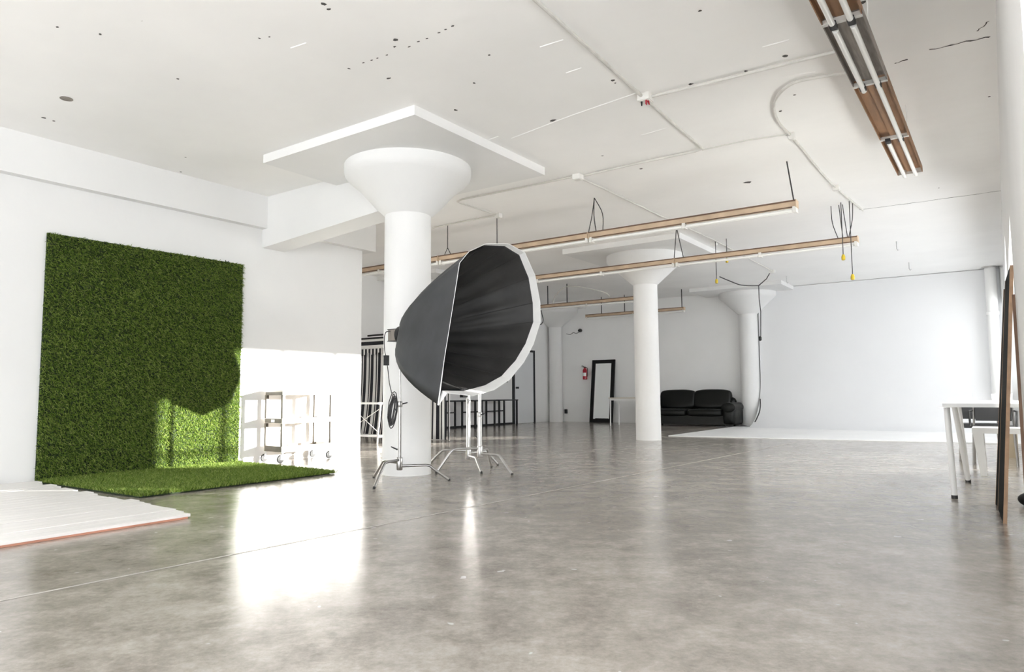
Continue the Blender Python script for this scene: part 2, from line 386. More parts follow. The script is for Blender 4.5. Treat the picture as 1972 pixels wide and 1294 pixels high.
for ya, yb in ((6.03, 7.98), (8.02, 9.97)):
    rb = thing('added_light_blind', ('near', 'far')[ya > 7]+' half of the white translucent blinds added to diffuse daylight behind the white table', 'blind', (XR+0.05, (ya+yb)/2, 0.84), 0, 'added light-diffusing blinds')  # unseen blinds added to spread soft daylight without direct sun
    pydata('blind_cloth', [(0, -(yb-ya)/2, 0), (0, (yb-ya)/2, 0), (0, (yb-ya)/2, 2.08), (0, -(yb-ya)/2, 2.08)], [(0, 1, 2, 3)], 'blind', rb)
    obj('roller', tb([(0, -(yb-ya)/2, 2.1), (0, (yb-ya)/2, 2.1)], 0.025, 10), 'white', rb, True)
    obj('bottom_bar', box(-0.008, 0.01, -(yb-ya)/2, (yb-ya)/2, -0.02, 0.0), 'white', rb)
portal((XR+0.2, -3.85, 1.85), (0, PI/2, 0), 2.7, 3.7)
portal((XR+0.2, 0, 1.85), (0, PI/2, 0), 2.7, 3.4)
for a, b in near_open: portal(((a+b)/2, YN-0.2, 1.72), (PI/2, 0, 0), b-a, 3.15)

# ------------------------------------------------------------------ floor joint, ceiling joints and marks
j = [at(67, 1144, z=0), at(1225, 913, z=0)]; dj = (j[1]-j[0]).normalized()
p0, p1 = j[0]-dj*6, j[0]+dj*11.3; nrm = Vector((-dj.y, dj.x, 0))*0.010
pydata('joint', [p0-nrm+Vector((0,0,.0012)), p1-nrm+Vector((0,0,.0012)), p1+nrm+Vector((0,0,.0012)), p0+nrm+Vector((0,0,.0012))], [(0,1,2,3)], 'joint', floor)
speck_later = []
def crack(pts, w=0.010, z=CZ-0.0015, parent=None):
    P = [Vector((p.x, p.y, z)) for p in pts]; vs = []; fs = []
    for i, p in enumerate(P):
        t = (P[min(i+1, len(P)-1)]-P[max(i-1, 0)]).normalized(); n = Vector((-t.y, t.x, 0))*(w*(0.35+0.9*random.random()))
        vs += [p-n, p+n]
    for i in range(len(P)-1): fs.append((2*i, 2*i+1, 2*i+3, 2*i+2))
    pydata('crack', vs, fs, 'crack', parent or ceil)
def cpx(pts, sub=6, jit=0.012):
    P = [at(px, py, z=CZ) for px, py in pts]; out = []
    for a, b in zip(P[:-1], P[1:]):
        for k in range(sub): out.append(a.lerp(b, k/sub)+Vector((random.uniform(-jit, jit), random.uniform(-jit, jit), 0)))
    return out+[P[-1]]
crack(cpx([(1655, 404), (1740, 393), (1850, 378), (1936, 366)]), 0.009)
crack(cpx([(1790, 96), (1850, 82), (1906, 71)]), 0.010)
crack(cpx([(1722, 122), (1748, 114)]), 0.010)
crack(cpx([(1880, 60), (1905, 40)]), 0.008)
for q in ((700, 121), (716, 116), (727, 112), (745, 106), (788, 90), (806, 80), (822, 74), (845, 63), (858, 57), (872, 50)): speck_later.append(q)
def speck(px, py, r, e=1.0, z=CZ-0.0018):
    c = at(px, py, z=z); n = 9
    pydata('chip', [(c.x+r*e*math.cos(2*PI*k/n)*random.uniform(.6, 1.2), c.y+r*math.sin(2*PI*k/n)*random.uniform(.6, 1.2), z) for k in range(n)], [tuple(range(n))], 'crack', ceil)
for a in ((672, 132, .018), (762, 77, .022), (877, 212, .020), (1065, 232, .022), (357, 303, .012), (348, 331, .014), (84, 227, .022), (104, 233, .014),
          (342, 152, .012), (110, 52, .010), (193, 66, .012), (624, 8, .022), (633, 18, .016), (500, 74, .012), (519, 71, .010), (748, 151, .016), (913, 160, .014),
          (942, 106, .010), (1180, 155, .018), (1348, 21, .014), (1440, 351, .045), (1234, 325, .020), (1665, 40, .022), (1660, 5, .020), (1503, 214, .020), (1530, 183, .016),
          (1808, 362, .014), (1512, 108, .022), (1436, 137, .020), (1330, 162, .020), (1905, 186, .014), (975, 343, .014), (940, 345, .012), (1185, 160, .010), (760, 90, .010), (1160, 300, .012), (1000, 330, .012)):
    speck(a[0], a[1], a[2], random.uniform(0.7, 1.6))
for q in speck_later: speck(q[0], q[1], 0.008, 1.8)
def ridge(pts, r=0.005):
    obj('ridge', tb([at(px, py, z=CZ) for px, py in pts], r, 4), 'ceiling', ceil)
for q in (((985, 266), (1100, 222), (1230, 177)), ((1235, 260), (1290, 244)), ((870, 292), (960, 262)), ((1468, 90), (1520, 76)), ((1500, 148), (1570, 138)), ((1040, 90), (1085, 76)), ((560, 92), (590, 82)), ((1090, 140), (1120, 130))): ridge(q)
h = at(128, 190, z=CZ)
hole = obj('ceiling_hole', lathe(bmesh.new(), [(0.052, 0), (0.052, -0.004), (0.035, -0.004), (0.035, -0.001)], 20, (h.x, h.y, CZ)), 'greymetal', ceil)

# ------------------------------------------------------------------ columns
def column(x, y, label, r=0.235, panel=True, half=1.13, base=0):
    c = thing('column', label, 'column', (x, y, 0), 0, 'mushroom columns')
    obj('shaft', lathe(bmesh.new(), [(r*1.03, base), (r*1.02, base+0.02), (r, 0.9), (r*0.985, 2.86)], 40), 'column', c, True)
    obj('capital', lathe(bmesh.new(), [(r*0.985, 2.855), (r*1.05, 2.87), (r+0.11, 2.96), (0.54, 3.15), (0.66, 3.245), (0.70, 3.29), (0.71, 3.33), (0.71, 3.41)], 56), 'column', c, True)
    if panel:
        obj('drop_panel', box(-half, half, -half+0.03, half-0.03, 3.405, CZ-0.001), 'column', c, False, 0.012)
    return c
CX = -5.40
column(CX, 5.62, 'near white round column behind the big black softbox', 0.262, True, 1.13)
column(CX, 11.95, 'free-standing white column with flared capital in the middle of the room', 0.225, True, 1.13)
column(CX+0.05, 18.12, 'white column built into the back wall beside the sofa', 0.235, True, 1.13, base=0)
column(-11.15, 18.05, 'white corner column in the back left, left of the mirror', 0.2, True, 0.95)
column(-10.75, 11.95, 'white column at the far left, hidden behind near column and softbox', 0.235, True, 1.1)

# ------------------------------------------------------------------ cyclorama
prof = [(YB-0.005, 0.004), (16.75, 0.004), (16.75, 0.018)]
for k in range(11):
    a = k/10*PI/2; prof.append((16.9+1.25*math.sin(a), 0.018+1.25*(1-math.cos(a))))
prof += [(18.17, 2.6), (18.19, 3.49), (YB-0.005, 3.49)]
cyc = struct('wall_cyclorama', prism([(CX+0.31, y, z) for y, z in prof], (5.09, 0, 0)), 'cyc', 'smooth white studio backdrop wall curving into the floor', True)
obj('floor_panel', prism([(-5.50, 13.1, 0.001), (-2.6, 13.45, 0.001), (0.40, 13.9, 0.001), (0.40, 16.95, 0.001), (-5.50, 16.95, 0.001)], (0, 0, 0.014)), 'cycfloor', cyc)
obj('floor_panel', prism([(-5.50, 16.95, 0.001), (CX+0.31, 16.95, 0.001), (CX+0.31, 17.86, 0.001), (-5.50, 17.86, 0.001)], (0, 0, 0.014)), 'cycfloor', cyc)

# door on the far left wall
d = bpy.data.objects.new('door_1', None); COL.objects.link(d); d['kind'] = 'structure'; d['label'] = 'white door in a black frame on the far left wall'
x0 = XFL
obj('door_leaf', box(x0, x0+0.035, 16.16, 17.14, 0.01, 2.06), 'door', d)
for ya in (16.10, 17.14): obj('door_frame', box(x0, x0+0.06, ya, ya+0.06, 0, 2.06), 'doorframe', d)
obj('door_frame', box(x0, x0+0.06, 16.10, 17.20, 2.06, 2.12), 'doorframe', d)
kb = obj('door_handle', lathe(bmesh.new(), [(0.03, 0), (0.03, 0.01), (0.014, 0.015), (0.014, 0.04), (0.03, 0.05), (0.028, 0.075), (0.01, 0.08)], 16), 'doorframe', d, True)
kb.rotation_euler = (0, PI/2, 0); kb.location = (x0+0.035, 16.26, 1.02)
struct('baseboard_far_left', box(XFL, XFL+0.015, 6.5, 16.1, 0, 0.05), 'doorframe')

# ================================================================== GRASS BACKDROP
gy0, gy1, gtop = 3.0, 5.26, 2.55
grass = thing('grass_backdrop', 'green artificial grass sheet hung on the left wall and rolled out over the floor', 'backdrop', (0, 0, 0))
hang = obj('hanging_section', box(XL+0.003, XL+0.02, gy0, gy1, 0.02, gtop), 'backing', grass)
flo = obj('floor_section', prism([(XL+0.02, gy0+0.02, 0.003), (-6.05, 3.06, 0.003), (-6.08, 5.20, 0.003), (XL+0.02, gy1, 0.003)], (0, 0, 0.012)), 'backing', grass)
def blades(name, parent, n, pick, nrm, length, w, tilt, droop):
    vs, fs = [], []; nrm = Vector(nrm)
    ref = Vector((0,0,1)) if abs(nrm.z) < 0.5 else Vector((1,0,0))
    t1 = nrm.cross(ref).normalized(); t2 = nrm.cross(t1)
    for i in range(n):
        p = pick(); a = random.uniform(0, 2*PI); s = random.uniform(0, tilt)
        d = (nrm + (t1*math.cos(a)+t2*math.sin(a))*s + Vector(droop)).normalized()
        l = length*random.uniform(0.6, 1.15); side = d.cross(Vector((random.uniform(-1, 1), random.uniform(-1, 1), random.uniform(-1, 1)))).normalized()*w*0.5
        k = len(vs); q = p + d*l*0.55; tip = p + d*l + Vector(droop)*l*0.4 + (t1*math.cos(a)+t2*math.sin(a))*l*0.25
        vs += [p-side, p+side, q+side*0.9, q-side*0.9, tip]; fs += [(k, k+1, k+2, k+3), (k+3, k+2, k+4)]
    o = pydata(name, vs, fs, 'grass', parent); o['kind'] = 'stuff'; return o
def pw():
    y = random.uniform(gy0-0.005, gy1+0.005); z = random.uniform(0.02, gtop+0.005)
    return Vector((XL+0.02, y, z))
def pf():
    u = random.random(); v = random.random()
    x = XL+0.03+u*1.93; return Vector((x, (gy0+0.02)+(0.04*u)+v*(2.22-0.08*u), 0.014))
blades('grass_pile', hang, 90000, pw, (1, 0, 0), 0.036, 0.0055, 0.9, (0, 0, -0.35))
blades('grass_pile', flo, 70000, pf, (0, 0, 1), 0.040, 0.0055, 0.8, (0.1, 0, 0))
# loose tuft at the top corner
c = Vector((XL+0.02, at(437, 499, x=XL+0.03).y, gtop-0.01))
bm = bmesh.new()
for k in range(10):
    a = random.uniform(0, 2*PI); tube(bm, [c, c+Vector((0.02, 0.03*math.cos(a), 0.03*math.sin(a)+0.01))], [0.006, 0.002], 4)
obj('loose_tuft', bm, 'backing', grass)

# ================================================================== PLANK PLATFORM
plat = thing('plank_platform', 'low platform of whitewashed planks on the floor at the left edge', 'platform', (-6.2, 1.5, 0))
pm = []
for k in range(4):
    b_ = box(-0.066, 0.066, -2.3, 1.18, 0.014, 0.034)
    me = obj('plank', b_, 'plank', plat, False, 0.002); pm.append(me.data)
    COL.objects.unlink(me); bpy.data.objects.remove(me)
xx = -4.84; i = 0
while xx > -7.9:
    o = bpy.data.objects.new('plank', pm[i % 4]); COL.objects.link(o); o.parent = plat
    y_end = {0: 2.78}.get(i, 2.80+random.uniform(-0.05, 0.06)+0.012*i*0.5)
    o.location = (xx+6.2, y_end-1.18-1.5, random.uniform(-0.0015, 0.0025)); o.rotation_euler = (0, random.uniform(-.006, .006), 0)
    xx -= 0.1355; i += 1
for yy in (0.2, 1.0, 1.08):
    pass
obj('edge_batten', box(1.405, 1.43, -2.3, 1.26, 0.001, 0.014), 'redwood', plat)
for yy in (-1.8, -0.5, 0.85): obj('joist', box(-1.7, 1.40, yy, yy+0.09, 0.001, 0.0135), 'redwood', plat)

# ================================================================== UTILITY CART
cart = thing('utility_cart', 'three-shelf white utility cart on casters against the left wall', 'cart', (-7.75, 6.01, 0))
hx, hy = 0.19, 0.41
def shelf(z, lip, name):
    bm = bmesh.new(); bx(bm, -hx, hx, -hy, hy, z, z+0.018)
    return obj(name, bm, 'cartgrey', cart, False, 0.004), lip
def tray(z, name, hgt):
    bm = bmesh.new()
    bx(bm, -hx, hx, -hy, hy, z, z+0.012)
    t = 0.012
    bx(bm, -hx, hx, -hy, -hy+t, z+0.012, z+hgt); bx(bm, -hx, hx, hy-t, hy, z+0.012, z+hgt)
    bx(bm, -hx, -hx+t, -hy+t, hy-t, z+0.012, z+hgt); bx(bm, hx-t, hx, -hy+t, hy-t, z+0.012, z+hgt)
    return obj(name, bm, 'cartgrey', cart)
bm = bmesh.new(); bx(bm, -hx-0.01, hx+0.01, -hy-0.01, hy+0.03, 0.905, 0.925); bx(bm, -hx, hx, -hy, hy, 0.865, 0.905)
obj('top_shelf', bm, 'cartgrey', cart, False, 0.004)
tray(0.50, 'middle_shelf', 0.065); tray(0.135, 'bottom_shelf', 0.075)
for sx in (-1, 1):
    for sy in (-1, 1):
        x_, y_ = sx*(hx-0.02), sy*(hy-0.02)
        obj('post', box(x_-0.018, x_+0.018, y_-0.018, y_+0.018, 0.15, 0.866), 'cartpost', cart, False, 0.004)
        st = obj('caster', lathe(bmesh.new(), [(0.026, 0.136), (0.026, 0.125), (0.012, 0.12), (0.012, 0.105)], 12, (x_, y_, 0)), 'dullchrome', cart, True)
        for s in (-1, 1):
            obj('fork', box(x_-0.003+s*0.017, x_+0.003+s*0.017, y_-0.032, y_+0.012, 0.045, 0.108), 'dullchrome', st)
        w = obj('wheel', lathe(bmesh.new(), [(0.02, -0.013), (0.046, -0.012), (0.05, -0.006), (0.05, 0.006), (0.046, 0.012), (0.02, 0.013)], 20), 'rubber', st, True)
        w.location = (x_, y_-0.025, 0.051); w.rotation_euler = (0, PI/2, 0)
obj('shade_dark_end_panel', box(-hx+0.02, hx-0.02, -hy-0.004, -hy-0.001, 0.505, 0.56), 'cartpost', cart)  # thin dark sheets: shade on the cart's end faces put into colour
obj('paper_label', box(-0.035, 0.035, -hy-0.008, -hy-0.004, 0.515, 0.55), 'white', cart, False)['label'] = 'small white paper label'
obj('shade_dark_end_panel', box(-hx+0.02, hx-0.02, -hy-0.004, -hy-0.001, 0.14, 0.21), 'cartpost', cart)
obj('shade_dark_end_panel', box(-hx+0.02, hx-0.02, -hy-0.004, -hy-0.001, 0.862, 0.904), 'cartpost', cart)

# ================================================================== SOFTBOXES AND STANDS
def c_stand(label, x, y, rz, hgt, foot_r, base_z, m='chrome', heights=(0.0, 0.03, 0.06), pr=1.0):
    s = thing('light_stand', label, 'stand', (x, y, 0), rz, 'steel light stands')
    obj('pole', tb([(0, 0, base_z-0.02), (0, 0, hgt*0.55)], 0.0165*pr, 12), m, s, True)
    obj('pole', tb([(0, 0, hgt*0.55), (0, 0, hgt)], 0.0125*pr, 12), m, s, True)
    obj('collar', lathe(bmesh.new(), [(0.022, 0), (0.026, 0.006), (0.026, 0.05), (0.022, 0.056)], 14, (0, 0, hgt*0.55-0.03)), m, s, True)
    obj('collar', lathe(bmesh.new(), [(0.026, 0), (0.030, 0.006), (0.030, 0.12), (0.026, 0.126)], 14, (0, 0, base_z-0.04)), m, s, True)
    obj('knob', tb([(0.02, 0, hgt*0.55), (0.075, 0, hgt*0.55+0.012)], [0.008, 0.005], 8), 'black', s, True)
    obj('knob', tb([(-0.02, 0, base_z+0.16), (-0.085, 0.01, base_z+0.19)], [0.008, 0.005], 8), 'black', s, True)
    for k, hh in enumerate(heights):
        a = 2*PI*k/3; z = base_z+hh
        L_ = foot_r*0.62
        pts = [(0.01, 0, z), (L_*0.85, 0, z+0.002), (L_*0.97, 0, z-0.006), (L_*1.06, 0, z-0.03), (foot_r*0.98, 0, 0.012)]
        lg = obj('leg', tb(pts, 0.0135, 10), m, s, True)
        lg.rotation_euler = (0, 0, a)
        tp = obj('foot_tip', tb([(foot_r*0.975, 0, 0.022), (foot_r*0.985, 0, 0.0)], 0.014, 10), 'rubber', lg, True)
    return s
S = Vector((-4.93, 5.03, 0))
c_stand('chrome turtle-base stand holding the big black softbox', S.x, S.y, math.atan2(5.39-S.y, -4.59-S.x), 1.40, 0.50, 0.16)
S2 = Vector((-5.13, 6.36, 0)); S3 = Vector((-4.82, 6.18, 0))
c_stand('left of the two pale steel stands standing behind the softbox', S2.x, S2.y, math.radians(-35), 1.42, 0.52, 0.15, 'dullchrome', pr=1.5)
c_stand('right of the two pale steel stands standing behind the softbox', S3.x, S3.y, math.radians(-8), 1.15, 0.50, 0.20, 'dullchrome', pr=1.5)
obj_riser = []

# big softbox: rim measured on its opening plane, deep shell back to the speed ring
apex = above(775, 645, S)
ax = (rt*0.80 - Vector((fw.x, fw.y, 0)).normalized()*0.60); ax.z = 0; ax.normalize()
cen = apex + ax*0.98
def on_plane(px, py):
    d_ = ray(px, py); return CAM + d_*((cen-CAM).dot(ax)/d_.dot(ax))
rim_px = [(885, 507), (903, 485), (932, 472), (972, 474), (1000, 491), (1018, 535), (1026, 583), (1027, 620), (1012, 662), (993, 694), (966, 724), (934, 742), (893, 753), (852, 752), (843, 779), (856, 690), (871, 598)]
rim = [on_plane(*p) for p in rim_px]
cen2 = sum(rim, Vector())/len(rim)
sb = thing('softbox', 'large black parabolic softbox with white rim, facing right in front of the near column', 'softbox', (S.x, S.y, 1.40))
inv = -Vector((S.x, S.y, 1.40))
def ring_at(t, inset=0.0):
    e = t**0.62; base = apex.lerp(cen2, t)
    return [base + (p-cen2)*(e*0.93+0.07)*(1-inset) for p in rim]
def shell(name, m, inset, ts, wr):
    bm = bmesh.new(); rings = []; rnd = random.Random(3)
    nsub = 4
    for t in ts:
        R_ = ring_at(t, inset); base = apex.lerp(cen2, t); row = []
        for k in range(len(R_)):
            for q in range(nsub):
                f = q/nsub; p = R_[k].lerp(R_[(k+1) % len(R_)], f)
                sag = 4*f*(1-f)*0.022*math.sin(PI*min(t, 0.98))*(0.6+0.8*rnd.random())
                rad = (p-base); rad = rad.normalized() if rad.length > 1e-6 else Vector((0, 0, 0))
                row.append(bm.verts.new(p-rad*sag*wr+ax*rnd.uniform(-.004, .004)*wr*(0.02 < t < 0.98)+inv))
        rings.append(row)
    n = len(rings[0])
    for i in range(len(rings)-1):
        for k in range(n):
            bm.faces.new((rings[i][k], rings[i][(k+1)%n], rings[i+1][(k+1)%n], rings[i+1][k]))
    bm.faces.new(rings[0])
    o = obj(name, bm, m, sb)
    for p in o.data.polygons: p.use_smooth = True
    return o
TS = [0.0, 0.04, 0.1, 0.18, 0.27, 0.37, 0.48, 0.6, 0.72, 0.84, 0.93, 1.0]
shell('outer_shell', 'softouter', 0.0, TS, 0.6)
shell('inner_lining', 'softinner', 0.020, TS, 1.3)
# rods along the ribs, under the lining
for k in range(0, len(rim), 1):
    pts = [ring_at(t, 0.022)[k]+inv for t in TS[1:]]
    obj('rod', tb(pts, 0.0035, 5), 'softinner', sb)
# white rim lip
bm = bmesh.new(); n = len(rim); lipw = [0.006, 0.012, 0.03, 0.05, 0.065, 0.075, 0.08, 0.08, 0.085, 0.09, 0.10, 0.125, 0.14, 0.085, 0.02, 0.004, 0.004]
down = Vector((0, 0, -1))
a_, b_, c_, d_ = [], [], [], []
for k, p in enumerate(rim):
    out = (p-cen2).normalized()
    a_.append(bm.verts.new(p+inv)); b_.append(bm.verts.new(p+inv+ax*lipw[k]*0.9+out*lipw[k]*0.35))
    c_.append(bm.verts.new(p+inv+ax*lipw[k]*0.9+out*(lipw[k]*0.35+0.004))); d_.append(bm.verts.new(p+inv+out*0.004-ax*0.002))
for k in range(n):
    q = (k+1) % n
    bm.faces.new((a_[k], a_[q], b_[q], b_[k])); bm.faces.new((b_[k], b_[q], c_[q], c_[k])); bm.faces.new((c_[k], c_[q], d_[q], d_[k]))
obj('rim', bm, 'softwhite', sb)['label'] = 'white fabric rim'
for k in (10, 12):
    p = rim[k]+inv+(rim[k]-cen2).normalized()*0.045+ax*0.02
    obj('clip', box(p.x-0.02, p.x+0.02, p.y-0.03, p.y+0.03, p.z-0.018, p.z+0.018), 'black', sb, False, 0.006)
# speed ring and strobe head behind the apex
zq = ax.to_track_quat('Z', 'Y')
def oriented(name, bm, m, loc, smooth=True, bevel=0):
    o = obj(name, bm, m, sb, smooth, bevel); o.location = loc; o.rotation_euler = zq.to_euler(); return o
ap = apex+inv
oriented('speed_ring', lathe(bmesh.new(), [(0.075, -0.03), (0.09, -0.025), (0.09, 0.02), (0.075, 0.03)], 24), 'black', ap)
hd = oriented('strobe_head', box(-0.055, 0.055, -0.055, 0.055, -0.15, -0.028), 'greymetal', ap, False, 0.006)
ee = obj('handle', box(-0.062, 0.062, -0.062, -0.056, -0.155, -0.02), 'black', hd)
ee2 = obj('handle', box(-0.062, 0.062, 0.056, 0.062, -0.155, -0.02), 'black', hd)
obj('rear_panel', box(-0.04, 0.04, -0.04, 0.04, -0.158, -0.15), 'offwhite', hd)
obj('yoke', tb([(0, 0, -0.02), (0, 0, 0.03), tuple(ap+Vector((0, 0, -0.02)))], 0.012, 8), 'black', sb)

# power pack and coiled cable hanging by the stand
hb = above(743, 650, S)
pk = above(744, 694, S)
cb = tag(obj('power_cable', tb(catmull([above(752, 638, S), above(743, 640, S), above(740, 655, S), above(741, 676, S), above(744, 690, S), above(747, 712, S), above(750, 738, S), above(755, 760, S)]), 0.005, 6), 'wire'), 'thin dark cable running down from the strobe head left of the stand', 'cable')
tag(obj('cable_switch_box', prism([pk+Vector((-.02, -.02, -.05)), pk+Vector((.02, -.02, -.05)), pk+Vector((.02, .02, -.05)), pk+Vector((-.02, .02, -.05))], (0, 0, 0.10)), 'black', None, False, 0.006), 'small dark inline box on the softbox power cable', 'switch box')
bm = bmesh.new(); base = above(757, 790, S); cc = []
for k in range(9):
    w_ = random.uniform(0.018, 0.045); h_ = random.uniform(0.12, 0.165); ox, oz = random.uniform(-.014, .014), random.uniform(-.025, .02)
    for t in range(17):
        a = 2*PI*t/16; v = base + rt*(math.cos(a)*w_+ox+0.018*math.sin(a)) + Vector((0, 0, math.sin(a)*h_+oz)) + fw*random.uniform(-.012, .012); cc.append(v)
tube(bm, cc, 0.0055, 5)
tag(obj('coiled_cable', bm, 'wire'), 'coil of dark cable hung on the softbox stand', 'cable')

# small octagonal softbox on the rear stand, added so its shadow cuts the sun patch on the grass
sb2 = thing('softbox', 'smaller white softbox added behind the big black one to shade the grass', 'softbox', (S2.x, S2.y, 1.42))
def oct_ring(x, r, rz_=0.0):
    out = []
    for k in range(8):
        a = 2*PI*k/8+PI/2+0.0; out.append(Vector((x, r*math.cos(a)+0.05*(-x/0.5), r*math.sin(a)+0.06)))
    return out
bm = bmesh.new(); rings = [[bm.verts.new(p) for p in oct_ring(x, r)] for x, r in ((-0.05, 0.09), (-0.16, 0.27), (-0.30, 0.42), (-0.45, 0.50), (-0.50, 0.50))]
for i in range(4):
    for k in range(8): bm.faces.new((rings[i][k], rings[i][(k+1)%8], rings[i+1][(k+1)%8], rings[i+1][k]))
bm.faces.new(rings[0])
obj('outer_shell', bm, 'softouter', sb2)
bm = bmesh.new(); rr = [bm.verts.new(p) for p in oct_ring(-0.485, 0.49)]; bm.faces.new(rr)
obj('diffuser', bm, 'softwhite', sb2)
obj('strobe_head', box(-0.06, 0.16, -0.06, 0.06, 0.03, 0.16), 'black', sb2, False, 0.01)

# ================================================================== STRIPED CABANA
cab = thing('striped_tent', 'black and white striped fabric tent behind the near column', 'tent', (-9.58, 10.1, 0))
def cloth(name, x0, x1, z0, z1, m, amp, waves, yoff, flare=0.0, scallop=0.0, nx=90, nz=8):
    vs, fs, uv = [], [], []
    for j in range(nz+1):
        for i in range(nx+1):
            u = i/nx; v = j/nz; zb = z0+scallop*(0.5+0.5*math.cos(u*PI*2*7)); z = zb+(z1-zb)*v
            x = x0+(x1-x0)*u + flare*(1-v)**3*(u-0.3); y = yoff+amp*math.sin(u*waves*2*PI+0.8*math.sin(3*u))*(1.0-0.3*v) - 0.12*(flare>0)*(1-v)**3
            vs.append((x, y, z)); uv.append((u*(x1-x0), v*(z1-z0)))
    for j in range(nz):
        for i in range(nx):
            k = j*(nx+1)+i; fs.append((k, k+1, k+nx+2, k+nx+1))
    o = pydata(name, vs, fs, m, cab, True); l = o.data.uv_layers.new(name='uv')
    for lp in o.data.loops: l.data[lp.index].uv = uv[lp.vertex_index]
    sm = o.modifiers.new('thickness', 'SOLIDIFY'); sm.thickness = 0.004
    return o
cloth('curtain', -1.50, 0.88, 0.01, 1.84, 'stripe_v', 0.030, 11, 0.0, 0.16)
cloth('valance', -1.52, 0.9, 1.80, 2.0, 'stripe_h', 0.004, 2, -0.07)
cloth('valance', -1.52, 0.9, 1.66, 1.80, 'stripe_v', 0.004, 2, -0.075, 0, 0.06)
for px_ in (-1.53, 0.92): obj('pole', tb([(px_, 0.05, 0), (px_, 0.05, 2.03)], 0.018, 10), 'black', cab, True)
obj('top_rail', tb([(-1.55, 0.05, 2.03), (0.94, 0.05, 2.03)], 0.022, 10), 'black', cab, True)
obj('top_rail', tb([(-1.15, -0.1, 2.07), (0.5, -0.05, 2.09)], 0.02, 10), 'black', cab, True)

# white folding table in front of it
wt = thing('folding_table', 'white side table with crossed legs in front of the striped tent', 'table', (-9.35, 8.75, 0))
obj('table_top', box(-0.45, 0.45, -0.2, 0.2, 0.69, 0.72), 'white', wt, False, 0.006)
for sx in (-1, 1):
    for sy in (-1, 1): obj('leg', tb([(sx*0.36, sy*0.05, 0.69), (sx*0.42, sy*0.19, 0.0)], 0.014, 8), 'offwhite', wt, True)
obj('shelf', box(-0.42, 0.42, -0.16, 0.16, 0.12, 0.145), 'white', wt, False, 0.004)
obj('cross_brace', tb([(-0.36, -0.06, 0.62), (0.40, -0.14, 0.2)], 0.006, 6), 'offwhite', wt)
obj('cross_brace', tb([(0.36, -0.06, 0.62), (-0.40, -0.14, 0.2)], 0.006, 6), 'offwhite', wt)

# ================================================================== FAR LEFT TABLES
def frame_table(x, y, w, dep, hgt, label):
    t = thing('work_table', label, 'table', (x, y, 0), 0, 'black-legged tables along the far left wall')
    obj('table_top', box(-dep/2, dep/2, -w/2, w/2, hgt-0.03, hgt), 'doorframe', t, False, 0.004)
    for sx in (-1, 1):
        for sy in (-1, 1):
            a, b = sx*(dep/2-0.03), sy*(w/2-0.03)
            obj('leg', box(a-0.02, a+0.02, b-0.02, b+0.02, 0, hgt-0.03), 'doorframe', t)
    obj('stretcher', box(-dep/2+0.04, -dep/2+0.06, -w/2+0.05, w/2-0.05, 0.38, 0.41), 'doorframe', t)
    return t
frame_table(-11.0, 14.05, 0.86, 0.48, 0.70, 'black-legged table at the far left wall nearest the softbox rim')
frame_table(-11.0, 15.05, 0.86, 0.48, 0.70, 'black-legged table at the far left wall beside the white door')
frame_table(-11.0, 12.95, 0.9, 0.48, 0.70, 'black-legged table at the far left wall seen under the softbox')

# ================================================================== BACK WALL THINGS
mr = thing('leaning_mirror', 'tall mirror in a wide black frame leaning on the back wall', 'mirror', (-9.62, 18.03, 0))
mw_, mh, fr = 0.37, 1.84, 0.105
def mbox(n, x0, x1, z0, z1, y0, y1, m, bev=0.0): return obj(n, box(x0, x1, y0, y1, z0, z1), m, mpart, False, bev)
mpart = mr
mr.rotation_euler = (math.radians(-7.5), 0, 0)
mbox('frame', -mw_, -mw_+fr, 0, mh, -0.03, 0.02, 'mirrorframe', 0.006); mbox('frame', mw_-fr, mw_, 0, mh, -0.03, 0.02, 'mirrorframe', 0.006)
mbox('frame', -mw_+fr, mw_-fr, mh-fr, mh, -0.03, 0.02, 'mirrorframe', 0.006); mbox('frame', -mw_+fr, mw_-fr, 0, fr, -0.03, 0.02, 'mirrorframe', 0.006)
mbox('glass', -mw_+fr, mw_-fr, fr, mh-fr, -0.012, 0.0, 'mirror')

ex = thing('fire_extinguisher', 'red fire extinguisher hung on the back wall left of the mirror', 'fire extinguisher', (-10.23, YB-0.09, 1.26))
obj('tank', lathe(bmesh.new(), [(0.055, 0), (0.065, 0.01), (0.065, 0.27), (0.05, 0.31), (0.022, 0.335), (0.022, 0.35)], 20), 'red', ex, True)
obj('valve', box(-0.03, 0.03, -0.018, 0.018, 0.345, 0.375), 'black', ex, False, 0.004)
obj('handle', tb([(-0.02, 0, 0.37), (-0.11, 0, 0.385)], 0.009, 6), 'black', ex)
obj('handle', tb([(-0.02, 0, 0.385), (-0.10, 0, 0.42)], 0.008, 6), 'black', ex)
obj('hose', tb(catmull([(0.03, 0, 0.36), (0.085, 0, 0.33), (0.09, 0, 0.2), (0.08, -0.01, 0.08)]), 0.009, 6), 'black', ex, True)
lb = bmesh.new()
for k in range(9):
    a = -PI*0.85+k*PI*0.7/8
    lb.verts.new((0.0665*math.cos(a), 0.0665*math.sin(a), 0.10)); lb.verts.new((0.0665*math.cos(a), 0.0665*math.sin(a), 0.2))
lb.verts.ensure_lookup_table()
for k in range(8): lb.faces.new((lb.verts[2*k], lb.verts[2*k+2], lb.verts[2*k+3], lb.verts[2*k+1]))
obj('label_sticker', lb, 'white', ex)
obj('bracket', box(-0.03, 0.03, 0.05, 0.088, 0.12, 0.2), 'dullchrome', ex)

